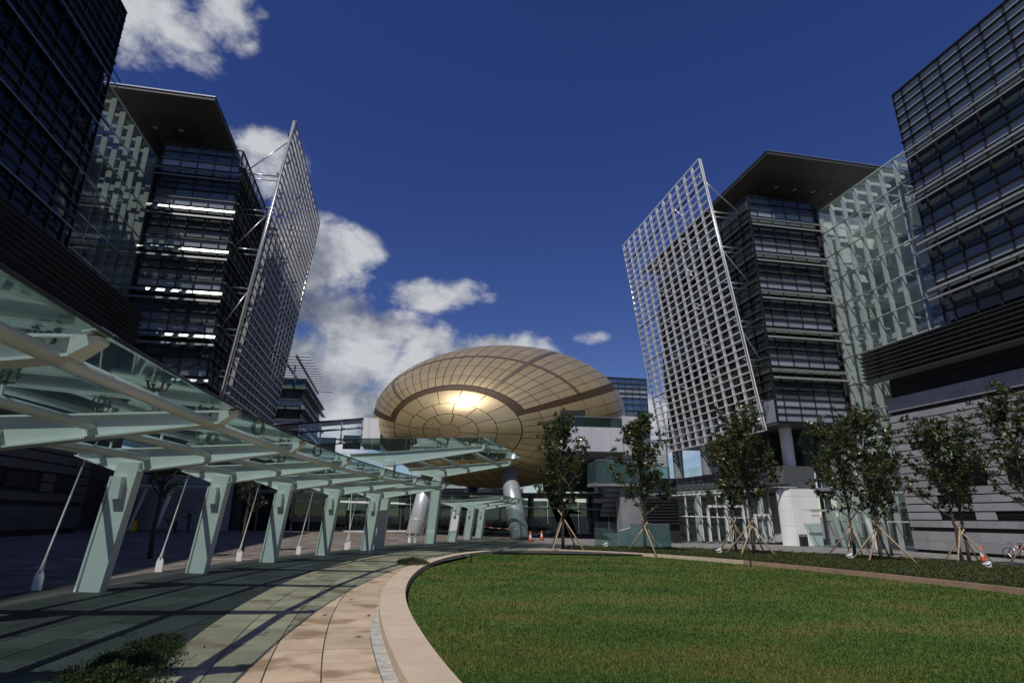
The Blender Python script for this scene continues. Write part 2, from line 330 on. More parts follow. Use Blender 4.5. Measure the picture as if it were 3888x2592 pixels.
class MB:
    def __init__(s): s.v = []; s.f = []; s.mi = []
    def add(s, vs, fs, mi=0):
        o = len(s.v); s.v += [tuple(v) for v in vs]; s.f += [tuple(i+o for i in f) for f in fs]; s.mi += [mi]*len(fs); return s
    def box(s, c, d, rot=None, mi=0):
        x, y, z = d[0]/2, d[1]/2, d[2]/2; M = rot if rot is not None else Matrix.Identity(3); c = Vector(c)
        return s.add([c + M @ Vector((a*x, b*y, e*z)) for e in (-1, 1) for (a, b) in ((-1, -1), (1, -1), (1, 1), (-1, 1))],
                     [(3, 2, 1, 0), (4, 5, 6, 7), (0, 1, 5, 4), (1, 2, 6, 5), (2, 3, 7, 6), (3, 0, 4, 7)], mi)
    def tube(s, pts, rad, n=8, mi=0, cap=True):
        pts = [Vector(p) for p in pts]; rs = rad if isinstance(rad, (list, tuple)) else [rad]*len(pts)
        up = Vector((0, 0, 1)); rings = []
        for i, p in enumerate(pts):
            t = (pts[min(i+1, len(pts)-1)] - pts[max(i-1, 0)]).normalized()
            a = t.cross(up) if abs(t.z) < .95 else t.cross(Vector((0, 1, 0)))
            a.normalize(); b = a.cross(t)
            rings.append([p + (a*math.cos(2*math.pi*k/n) + b*math.sin(2*math.pi*k/n))*rs[i] for k in range(n)])
        vs = [v for r in rings for v in r]; fs = []
        for i in range(len(pts)-1):
            for k in range(n): fs.append((i*n+k, i*n+(k+1) % n, (i+1)*n+(k+1) % n, (i+1)*n+k))
        if cap: fs.append(tuple(range(n-1, -1, -1))); fs.append(tuple((len(pts)-1)*n+k for k in range(n)))
        return s.add(vs, fs, mi)
    def lathe(s, prof, c=(0, 0, 0), n=16, mi=0):
        c = Vector(c); vs = []; fs = []
        for (r, z) in prof: vs += [c + Vector((r*math.cos(2*math.pi*k/n), r*math.sin(2*math.pi*k/n), z)) for k in range(n)]
        for i in range(len(prof)-1):
            for k in range(n): fs.append((i*n+k, i*n+(k+1) % n, (i+1)*n+(k+1) % n, (i+1)*n+k))
        return s.add(vs, fs, mi)
    def prism(s, poly, z0, z1, mi=0):
        """poly: list of (x,y); z0/z1 numbers or functions of (x,y)"""
        a = z0 if callable(z0) else (lambda x, y: z0); b = z1 if callable(z1) else (lambda x, y: z1); n = len(poly)
        vs = [(x, y, a(x, y)) for x, y in poly] + [(x, y, b(x, y)) for x, y in poly]
        fs = [tuple(range(n-1, -1, -1)), tuple(range(n, 2*n))] + [(i, (i+1) % n, n+(i+1) % n, n+i) for i in range(n)]
        return s.add(vs, fs, mi)
    def mesh(s, name, mats, smooth=False, origin=(0, 0, 0)):
        me = bpy.data.meshes.new(name); o = Vector(origin)
        me.from_pydata([tuple(Vector(v)-o) for v in s.v], [], s.f)
        for m in ([mats] if isinstance(mats, str) else mats): me.materials.append(MATS[m])
        if len(set(s.mi)) > 1: me.polygons.foreach_set('material_index', s.mi)
        if smooth: me.polygons.foreach_set('use_smooth', [True]*len(s.f))
        me.update(); return me
    def build(s, name, mats, parent=None, smooth=False, origin=None):
        o = Vector(origin) if origin is not None else (wl(parent) if parent else Vector((0, 0, 0)))
        return link(name, s.mesh(name, mats, smooth, o), parent, o)
def raw_mesh(name, verts, faces_flat, nper, mats, midx=None, smooth=False):
    """fast mesh from numpy arrays, all faces with nper corners"""
    me = bpy.data.meshes.new(name); nv = len(verts); nf = len(faces_flat)//nper
    me.vertices.add(nv); me.vertices.foreach_set('co', np.asarray(verts, np.float32).ravel())
    me.loops.add(nf*nper); me.loops.foreach_set('vertex_index', np.asarray(faces_flat, np.int32))
    me.polygons.add(nf); me.polygons.foreach_set('loop_start', np.arange(0, nf*nper, nper, dtype=np.int32))
    for m in ([mats] if isinstance(mats, str) else mats): me.materials.append(MATS[m])
    if midx is not None: me.polygons.foreach_set('material_index', np.asarray(midx, np.int32))
    me.update(calc_edges=True); me.validate()
    return me
def frame(z, x=None):
    """rotation whose local z runs along z"""
    z = Vector(z).normalized(); x = Vector(x) if x is not None else (Vector((0, 0, 1)) if abs(z.z) < .9 else Vector((1, 0, 0)))
    y = z.cross(x).normalized(); x = y.cross(z)
    return Matrix((x, y, z)).transposed()
def bar(parent, name, p, q, r, m, n=8, smooth=True):
    return MB().tube([p, q], r, n).build(name, m, parent, smooth)

# ------------------------------------------------------------ ground
def ell(t, off=0.0):
    """outer line of the oval kerb (t in degrees, 180 = west), offset outward"""
    a, b = 9.45, 21.8; c, s = math.cos(R(t)), math.sin(R(t))
    nx, ny = c/a, s/b; l = math.hypot(nx, ny)
    return (9.4 + a*c + off*nx/l, 12 + b*s + off*ny/l)
def gfun(dz): return lambda x, y: gz(x) + dz
def build_ground():
    xs = [-1500, -400, -120, -45, 60, 140, 400, 1500]; ys = [-1500, -300, -60, 120, 400, 3000]
    vs = [(x, y, gz(x)-.45) for y in ys for x in xs]; n = len(xs)
    fs = [(j*n+i, j*n+i+1, (j+1)*n+i+1, (j+1)*n+i) for j in range(len(ys)-1) for i in range(n-1)]
    tag(MB().add(vs, fs).build('ground', 'ground_far'), kind='structure')
build_ground()
CC = np.array([54.856, 4.009]); CR = 61.543
def polar(s, d):
    """point at inward distance s from the column line, d metres along the arc north of the first column"""
    a = R(170.403) - d/CR; return (CC[0] + (CR-s)*math.cos(a), CC[1] + (CR-s)*math.sin(a))
def inside_band(x, y, off):
    return ((x-9.4)/(9.45+off))**2 + ((y-12)/(21.8+off))**2 < 1
def build_paving():
    # slate slabs under the canopy: nearest ones are single pieces
    base = tag(MB().prism([polar(4.0, -14), polar(-1.3, -14)] + [polar(-1.3, d) for d in range(-10, 34, 4)] + [polar(4.0 if d > 18 else 5.2, d) for d in range(32, -12, -4)], gfun(-.05), gfun(-.018)).build('slate_pavement', 'joint_dark'), kind='structure')
    rest = MB(); cells = []
    ds = 0.6
    for i in range(14):
        s0 = -1.25 + i*ds; off = .6*(i % 2)
        for j in range(-9, 28):
            d0 = j*1.2 + off; cells.append((s0, d0))
    cells.sort(key=lambda c: math.hypot(*polar(c[0]+.3, c[1]+.6)))
    n = 0; g = .008
    for (s0, d0) in cells:
        q = [polar(s0+g, d0+g), polar(s0+ds-g, d0+g), polar(s0+ds-g, d0+1.2-g), polar(s0+g, d0+1.2-g)][::-1]
        cx, cy = polar(s0+.3, d0+.6)
        if inside_band(cx, cy, 1.9): continue
        dz = random.uniform(-.002, .002)
        vis = cy > 4.5 and cx > -14
        if vis and n < 290:
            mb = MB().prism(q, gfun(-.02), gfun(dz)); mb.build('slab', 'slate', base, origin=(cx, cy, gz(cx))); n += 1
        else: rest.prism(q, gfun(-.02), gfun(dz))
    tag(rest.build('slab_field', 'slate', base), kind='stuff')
    # plaza west and north of the canopy
    pb = tag(MB().prism([(-45, -14), (-8.2, -14), (-8.2, 70), (-45, 70)], gfun(-.05), gfun(-.03)).build('plaza', 'joint_dark'), kind='structure')
    mb = MB()
    for i in range(110):
        for j in range(90):
            x0 = -34 + i*.6 ; y0 = 8 + j*.6 + (.3 if i % 2 else 0)
            cx, cy = x0+.3, y0+.3
            dd = CR - math.hypot(cx-CC[0], cy-CC[1])
            if dd > -1.0 and cy < 31.5: continue
            if inside_band(cx, cy, 1.0): continue
            if cx > 4 and cy < 36: continue
            if cx > 12: continue
            dz = random.uniform(-.004, .0) - .008
            mb.prism([(x0+.006, y0+.006), (x0+.594, y0+.006), (x0+.594, y0+.594), (x0+.006, y0+.594)], gfun(-.03), gfun(dz))
    tag(mb.build('paving_tiles', 'plaza_tile', pb), kind='stuff')
    # north floor behind the kerb and pavement on the right
    pr = tag(MB().prism([(-8.2, 31), (46, 31), (46, 70), (-8.2, 70)], gfun(-.055), gfun(-.032)).build('north_pavement', 'joint_dark'), kind='structure')
    p2 = tag(MB().prism([(20, -5), (46, -5), (46, 31), (20, 31)], gfun(-.056), gfun(-.033)).build('east_pavement', 'joint_dark'), kind='structure')
    mb = MB(); m2 = MB()
    for i in range(46):
        for j in range(62):
            x0 = 4 + i*.9; y0 = 8 + j*.9; cx, cy = x0+.45, y0+.45
            if cy < 33 and cx < 20: continue
            if cx <= 12 and cy > 36: pass
            if inside_band(cx, cy, 1.2): continue
            (m2 if cy < 31 else mb).prism([(x0+.006, y0+.006), (x0+.894, y0+.006), (x0+.894, y0+.894), (x0+.006, y0+.894)], gfun(-.032), gfun(-.014 + random.uniform(-.003, 0)))
    tag(mb.build('paving_tiles', 'right_tile', pr), kind='stuff')
    tag(m2.build('paving_tiles', 'right_tile', p2), kind='stuff')
build_paving()

def kerb_rise(y): return .13 if y < 9 else (.13 - .10*(min(y, 17)-9)/8)
def build_lawn():
    # sandstone path: four curved courses beside the kerb
    path = tag(MB().prism([ell(t, .02) for t in np.linspace(213, 128, 40)] + [ell(t, 2.5) for t in np.linspace(128, 213, 40)], gfun(-.02), gfun(.004)).build('stone_path', 'joint_dark'), kind='structure')
    edges = [.17, .78, 1.36, 1.94, 2.5]
    for k in range(4):
        t = 212.0
        while t > 129:
            step = .73/(math.hypot(9.45*math.sin(R(t)), 21.8*math.cos(R(t))))*57.3
            o0, o1 = edges[k]+.008, edges[k+1]-.008; e = step*.012
            if k == 0: o0 = .165*min(1, max(0, (t-step-178)/8))+.012
            ts = [t-e, t-step/2, t-step+e]
            q = [ell(a, o0) for a in ts] + [ell(a, o1) for a in ts[::-1]]
            cx, cy = ell(t-step/2, (o0+o1)/2)
            MB().prism(q[::-1], gfun(-.01), gfun(.012+random.uniform(-.002, .002))).build('paving_stone', 'sandstone', path, origin=(cx, cy, gz(cx)))
            t -= step
    # gutter of small setts
    t = 214.0; i = 0
    while t > 178:
        step = .16/(math.hypot(9.45*math.sin(R(t)), 21.8*math.cos(R(t))))*57.3
        w = .165*min(1, max(.1, (t-178)/8))
        q = [ell(t, .005), ell(t-step*.95, .005), ell(t-step*.95, w), ell(t, w)]
        cx, cy = ell(t-step/2, w/2)
        MB().prism(q, gfun(-.01), gfun(.012+random.uniform(-.003, .004))).build('gutter_sett', 'cobble', path, origin=(cx, cy, gz(cx)))
        t -= step; i += 1
    # kerb
    kerb = empty('lawn_kerb', (9.4, 33.8, gz(9.4)), 'low curved pale stone kerb wall around the green lawn', 'kerb')
    t = 216.0
    while t > -12:
        L = 1.02 if t > 60 else 1.25
        step = L/(math.hypot(9.45*math.sin(R(t)), 21.8*math.cos(R(t))))*57.3
        w = .5 if t > 110 else (.5 - .32*(110-max(t, 60))/50)
        ts = np.linspace(t-step*.004, t-step+step*.004, 5)
        q = [ell(a, 0) for a in ts] + [ell(a, -w) for a in ts[::-1]]
        cx, cy = ell(t-step/2, -w/2)
        f = (lambda x, y: gz(x) + kerb_rise(y) + random.uniform(0, .001)) if t > 90 else (lambda x, y: gz(x) + .03 + .02*min(1, max(0, (33-y)/8)))
        MB().prism(q[::-1] if False else q, gfun(-.35), f).build('kerb_stone', 'sandstone_kerb' if t > 42 else 'kerb_brown', kerb, origin=(cx, cy, gz(cx)))
        t -= step
    # lawn surface
    lawn = tag(MB().prism([ell(t, -.22) for t in np.linspace(0, 357, 120)], gfun(-.4), gfun(-.12)).build('lawn', 'lawn_soil'), kind='structure')
    # grass blades, denser near the camera
    pts = []
    n = 0
    while n < 170000:
        m = 200000
        d = 5.4*np.exp(rng.random(m)*math.log(34/5.4)); a = np.radians(rng.uniform(-8, 62, m))
        x = d*np.sin(a); y = d*np.cos(a)
        ok = ((x-9.4)/(9.45-.5))**2 + ((y-12)/(21.8-.5))**2 < 1
        keep = rng.random(m) < (.35 + .65*np.clip((14-d)/8, 0, 1))
        p = np.stack([x, y, d], 1)[ok & keep]; pts.append(p); n += len(p)
    p = np.concatenate(pts)[:170000]; x, y, d = p.T; n = len(p)
    z = -K*x - .12
    h = rng.uniform(.018, .045, n)*(1 + .6*np.clip((d-8)/14, 0, 1)); w = rng.uniform(.0025, .0045, n)*(1 + np.clip((d-6)/5, 0, 5))
    an = rng.uniform(0, 2*np.pi, n); lx = rng.normal(0, .45, n)*h; ly = rng.normal(0, .45, n)*h
    v = np.zeros((n, 3, 3)); v[:, 0] = np.stack([x-w*np.cos(an), y-w*np.sin(an), z-.005], 1); v[:, 1] = np.stack([x+w*np.cos(an), y+w*np.sin(an), z-.005], 1); v[:, 2] = np.stack([x+lx, y+ly, z+h], 1)
    me = raw_mesh('grass', v.reshape(-1, 3), np.arange(n*3), 3, 'grass_blade')
    tag(link('grass', me), 'short mown green grass with brown worn patches', 'grass', kind='stuff')
build_lawn()

def scatter_leaves(name, P, size, mats, wts, up=.5, nrm=None, aspect=.42):
    """leaf quads at points P (n,3), folded lozenges"""
    n = len(P); L = size*rng.uniform(.7, 1.25, n)
    d = rng.normal(0, 1, (n, 3))
    if nrm is not None: d = d*.55 + nrm
    d[:, 2] = d[:, 2]*.8 + up; d /= np.linalg.norm(d, axis=1)[:, None]
    r = rng.normal(0, 1, (n, 3)); s = np.cross(d, r); s /= np.linalg.norm(s, axis=1)[:, None]; q = np.cross(s, d)
    w = (L*aspect)[:, None]; Lc = L[:, None]
    v = np.zeros((n, 4, 3)); v[:, 0] = P; v[:, 1] = P + d*Lc*.55 + s*w*.5 + q*w*.12; v[:, 2] = P + d*Lc - q*w*.1; v[:, 3] = P + d*Lc*.55 - s*w*.5 + q*w*.12
    f = np.arange(n*4)
    mi = rng.choice(len(mats), n, p=wts)
    return raw_mesh(name, v.reshape(-1, 3), f, 4, mats, mi)

def build_groundcover():
    back = [(10.6, 35.3), (13.3, 35.6), (18.2, 35.6), (21.2, 34.0), (24.4, 32.0), (27.0, 29.4), (28.4, 26.0), (29.3, 22.0), (29.6, 16), (29, 8)]
    front = [ell(t, .04) for t in np.linspace(80, -8, 30)]
    poly = back[::-1] + front
    bed = tag(MB().prism(poly, gfun(-.2), gfun(.02)).build('planting_bed', 'soil'), kind='structure')
    px = np.array([q[0] for q in poly]); py = np.array([q[1] for q in poly])
    def inside(x, y):
        c = np.zeros(len(x), bool); j = len(px)-1
        for i in range(len(px)):
            cond = ((py[i] > y) != (py[j] > y)) & (x < (px[j]-px[i])*(y-py[i])/(py[j]-py[i]+1e-9)+px[i]); c ^= cond; j = i
        return c
    m = 420000; x = rng.uniform(9, 30, m); y = rng.uniform(7, 36.5, m); ok = inside(x, y) & (y > x*.45)
    x, y = x[ok], y[ok]
    bump = .10 + .05*np.sin(x*3.1+y*1.7)*np.sin(y*2.3-x) + .05*np.sin(x*7.7)*np.sin(y*6.9)
    z = -K*x + rng.uniform(.0, 1, len(x))**.5*(bump+.07)
    me = scatter_leaves('cover', np.stack([x, y, z], 1), .07, ['cover_leaf', 'shrub_leaf'], [.7, .3], .6)
    tag(link('ground_cover', me), 'dense low green ground cover under the staked trees', 'ground cover', kind='stuff')
build_groundcover()

def build_low_shrub():
    sh = empty('low_shrub', (-2.85, 7.6, gz(-2.85)), 'low feathery dark shrub at the path edge near bottom left', 'shrub')
    n = 26000; t = rng.random(n); y = 5.2 + t*4.0
    wdt = .62*(1-t)**.6 + .06; x = -1.9 - .42*t - .42 - wdt*.15 + rng.normal(0, .45, n)*wdt
    hz = (.27*(1-t)**.5+.05)*np.exp(-((x+2.55)/.55)**2)
    hz *= .65+.35*np.sin(y*9+x*5)*np.sin(x*11)
    z = -K*x + rng.random(n)**.6*np.clip(hz, .02, 1)
    me = scatter_leaves('foliage', np.stack([x, y, z], 1) , .055, ['shrub_leaf', 'cover_leaf'], [.65, .35], .7, aspect=.25)
    o = link('foliage', me, sh, (0, 0, 0))
    mb = MB()
    for i in range(40):
        yy = random.uniform(5.4, 8.8); xx = -2.75 + random.uniform(-.25, .25)
        mb.tube([(xx, yy, gz(xx)-.02), (xx+random.uniform(-.1, .1), yy+random.uniform(-.1, .1), gz(xx)+random.uniform(.1, .22))], [.008, .003], 4)
    mb.build('stem', 'bark_dark', sh)
    s2 = empty('low_shrub', (1.15, 22.4, gz(1.15)), 'small grassy weed tuft beside the far kerb and puddle', 'shrub')
    n = 1800; a = rng.uniform(0, 6.28, n); r = rng.random(n)**.7
    x = 1.0 + .55*r*np.cos(a); y = 22.3 + 1.1*r*np.sin(a); z = -K*x + rng.random(n)*.16*(1.1-r)
    link('foliage', scatter_leaves('foliage', np.stack([x, y, z], 1), .14, ['cover_leaf', 'shrub_leaf'], [.5, .5], 1.2, aspect=.14), s2)
build_low_shrub()

# ------------------------------------------------------------ curtain wall helper
def facade(parent, P0, ang, cuts, rows, off=.0, t=.05, g=.04):
    """panes on a vertical plane. P0=(x,y) start, ang = direction of the wall, outward is to the RIGHT of the direction"""
    u = Vector((math.cos(ang), math.sin(ang), 0)); nrm = Vector((u.y, -u.x, 0))
    for (z0, z1, m, inset) in rows:
        for a, b in zip(cuts[:-1], cuts[1:]):
            c = Vector((*P0, 0)) + u*((a+b)/2) + nrm*(off-inset) + Vector((0, 0, (z0+z1)/2))
            box(parent, 'pane', (b-a-g, t, z1-z0-g), c, m, ang)
    return u, nrm
def mullions(parent, P0, ang, cuts, z0, z1, off=.05, m='mullion', w=.07, d=.16):
    u = Vector((math.cos(ang), math.sin(ang), 0)); nrm = Vector((u.y, -u.x, 0))
    for a in cuts:
        c = Vector((*P0, 0)) + u*a + nrm*off + Vector((0, 0, (z0+z1)/2)); box(parent, 'mullion', (w, d, z1-z0), c, m, ang)
def transom(parent, P0, ang, a, b, z, h=.08, d=.2, off=.06, m='mullion', name='transom', tilt=0):
    u = Vector((math.cos(ang), math.sin(ang), 0)); nrm = Vector((u.y, -u.x, 0))
    c = Vector((*P0, 0)) + u*((a+b)/2) + nrm*off + Vector((0, 0, z))
    rot = Matrix.Rotation(ang, 3, 'Z') @ Matrix.Rotation(tilt, 3, 'X')
    box(parent, name, (b-a, d, h), c, m, rot=rot)
def sunshades(parent, P0, ang, a, b, T, cuts, ext=.4, k=1.0, m='shade_metal'):
    """two tilted metal blades with brackets below a thick ledge at height T"""
    for dz, w, out in ((-1.30, .46*k, .62), (-2.06, .34*k, .70)):
        transom(parent, P0, ang, a-ext, b+ext, T+dz, .03, w, out, m if dz > -2 else 'shade_grey', 'sunshade', R(68))
        transom(parent, P0, ang, a-ext, b+ext, T+dz+w*.44, .05, .06, out-.12*k, 'dark_steel', 'shade_rail')
        u = Vector((math.cos(ang), math.sin(ang), 0)); nrm = Vector((u.y, -u.x, 0))
        for c in cuts[1:]:
            box(parent, 'bracket', (.05, .62, .06), Vector((*P0, 0)) + u*c + nrm*.33 + Vector((0, 0, T+dz+.1)), 'dark_steel', ang)
def floor_rows(T):
    return [(T-.78, T, 'glass_spandrel', 0), (T-1.42, T-.80, 'glass_green', 0), (T-2.06, T-1.46, 'glass_vision', .25), (T-3.08, T-2.1, 'glass_vision', .05), (T-3.92, T-3.12, 'glass_dim', .02)]

# ------------------------------------------------------------ right near tower
def near_tower(name, label, x, ynorth, ysouth, zoff, side, zbot, stone_m, n_mod, Ts, ztop, pod):
    """side=+1: tower east of the court (faces west); -1: west of it (faces east)"""
    t = empty(name, (x, ynorth, gz(x)), label, 'building')
    if side > 0: P0 = (x, ynorth); ang = -math.pi/2; nx = -1
    else: P0 = (x, ynorth); ang = -math.pi/2; nx = 1
    # for the west tower outward is +x: mirror by walking north
    L = ynorth - ysouth
    cuts = [0, .87] + [.87+1.68*i for i in range(1, n_mod)]
    rows = []
    k = int(round((ztop - Ts[0])/.77))
    for i in range(k): rows.append((ztop-(i+1)*.77+.02, ztop-i*.77, 'glass_spandrel' if side > 0 else 'glass_shaded', 0))
    for T in Ts: rows += floor_rows(T) if side > 0 else [(T-1.42, T, 'glass_shaded', 0), (T-2.06, T-1.46, 'glass_vision_shaded', .25), (T-3.92, T-2.1, 'glass_vision_shaded', .03)]
    rows = [r for r in rows if r[0] > zbot-.3]
    if side > 0:
        W0, A = P0, ang; flip = lambda c: c; cu = cuts; a0, a1 = 0, L
    else:
        # walk north: start far south so that outward (right of direction) is +x
        W0 = (x, ysouth); A = math.pi/2; cu = sorted(L - c for c in cuts); a0, a1 = 0, L
    facade(t, W0, A, cu, rows)
    mullions(t, W0, A, cu, zbot, ztop, m='mullion_red' if side > 0 else 'mullion')
    for i in range(k+1): transom(t, W0, A, a0, a1, ztop-i*.77, .05, .22, .1, 'mullion')
    for T in Ts:
        if T > zbot: transom(t, W0, A, a0-.12, a1+.12, T, .12, .22, .11, 'mullion', 'ledge')
        for dz in (-.80, -3.1):
            if T+dz > zbot: transom(t, W0, A, a0, a1, T+dz, .06, .2, .08)
        if T-2.2 > zbot: sunshades(t, W0, A, a0, a1, T, cu[1:-1], k=.55, m='shade_grey' if side > 0 else 'dark_steel')
    # core behind the glazing and the plain south end of the tower
    sx = .4 if side > 0 else -.4
    box(t, 'core', (16, L-.1, ztop-zbot), (x+sx+side*8, (ynorth+ysouth)/2-.05, (ztop+zbot)/2), 'interior_dark')
    yv = ynorth - cuts[-1]
    box(t, 'plain_wall', (.3, yv-ysouth, ztop-zbot-.2), (x+side*.2, (yv+ysouth)/2, (ztop+zbot)/2), 'glass_dim' if side > 0 else 'glass_shaded')
    # north return of the tower
    box(t, 'return_wall', (15.6, .3, ztop-zbot-.2), (x+side*8.2, ynorth-.16, (ztop+zbot)/2), 'glass_dim' if side > 0 else 'glass_shaded')
    box(t, 'parapet', (.3, L, .25), (x+side*.1, (ynorth+ysouth)/2, ztop+.1), 'mullion')
    # louvre stack
    pn, pz0, pz1, px = pod['north'], pod['louvre'][0], pod['louvre'][1], pod['x']
    nb = 8
    for i in range(nb):
        z = pz1 - (pz1-pz0)*i/(nb-1)
        c = (px - side*(.75 if i > 0 else .6), (pn+.95+ysouth)/2, z)
        box(t, 'louvre_blade', (.62, pn+.95-ysouth, .035), c, 'grey_steel', rot=Matrix.Rotation(side*R(24), 3, 'Y'))
    for j in range(12):
        yy = pn - .3 - j*2.9
        if yy > ysouth: box(t, 'louvre_arm', (.5, .06, pz1-pz0+.1), (px-side*.42, yy, (pz0+pz1)/2), 'dark_steel')
    box(t, 'soffit', (18, pn-ysouth, pod['bandtop']-pod['stonetop']), (px+side*9.5, (pn+ysouth)/2-.2, (pod['bandtop']+pod['stonetop'])/2), 'grille')
    box(t, 'band', (18, pn-ysouth-.2, zbot-pod['bandtop']+.2), (px+side*9.3, (pn+ysouth)/2-.3, (zbot+pod['bandtop'])/2), 'recess')
    # stone base
    zt = pod['stonetop']; zg = gz(px)-.5
    box(t, 'podium_core', (18, pn-ysouth-.12, zt-zg-.03), (px+side*9.16, (pn+ysouth)/2-.06, (zt+zg)/2-.015), 'recess')
    z = zt; rws = [(.545, .012), (.545, .34)] + [(.50, .085)]*14 + [(.47, .30), (.68, .014), (.64, .03)]
    wv = 1.38; ncol = pod['ncol']
    for ri, (h, gap) in enumerate(rws):
        if z-h < gz(px)-.45: break
        for j in range(ncol):
            y1 = pn - j*wv; y0 = y1 - wv; zc = z - h/2; yc = (y0+y1)/2
            if any(a <= yc <= b and c0 <= zc <= c1 for (a, b, c0, c1) in pod['holes']): continue
            box(t, 'stone', (.12, wv-.012, h), (px+side*.06, yc, zc), stone_m)
        z -= h + gap
    # plain stone beyond the single pieces
    yv = pn - ncol*wv
    if yv > ysouth: box(t, 'plain_stone', (.1, yv-ysouth, zt-zg), (px+side*.06, (yv+ysouth)/2, (zt+zg)/2), stone_m)
    # north return of the stone base
    box(t, 'stone_return', (17.9, .12, zt-zg), (px+side*9.1, pn-.02, (zt+zg)/2), stone_m)
    for (a, b, c0, c1) in pod['holes']:
        box(t, 'grille', (.04, b-a, c1-c0), (px+side*.09, (a+b)/2, (c0+c1)/2), 'grille')
        nsl = max(2, int((c1-c0)/.12))
        for i in range(nsl): box(t, 'grille_slat', (.05, b-a-.06, .03), (px+side*.05, (a+b)/2, c0+(i+.5)*(c1-c0)/nsl), 'dark_steel')
    return t
near_tower('office_tower', 'dark glass office tower with sunshades above a grey granite base, at the right edge', 40.3, 33.0, -14, 0, 1, 15.4, 'granite_grey', 10,
           [31.38, 27.47, 23.40, 19.47], 36.0,
           dict(north=39.65, x=40.3, louvre=(12.45, 14.9), bandtop=12.2, stonetop=10.92, ncol=13,
                holes=[(36.8, 38.2, 6.55, 7.05), (32.2, 36.6, 3.85, 5.35), (33.6, 36.8, 2.3, 2.95), (27.5, 31.4, 3.85, 5.35), (33.9, 36.8, 1.28, 1.75), (29.6, 32.6, 1.28, 1.75)]))
near_tower('office_tower', 'shaded dark glass office tower with sunshades filling the upper left corner', -21.7, 39.1, -14, 0, -1, 17.0, 'granite_shaded', 13,
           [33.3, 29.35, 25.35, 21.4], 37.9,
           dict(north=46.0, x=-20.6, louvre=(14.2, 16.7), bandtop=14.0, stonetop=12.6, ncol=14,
                holes=[(41.3, 44.5, 3.2, 3.9), (37.0, 40.0, 3.2, 3.9), (41.3, 44.5, 1.9, 2.6), (37.0, 40.0, 1.9, 2.6)]))

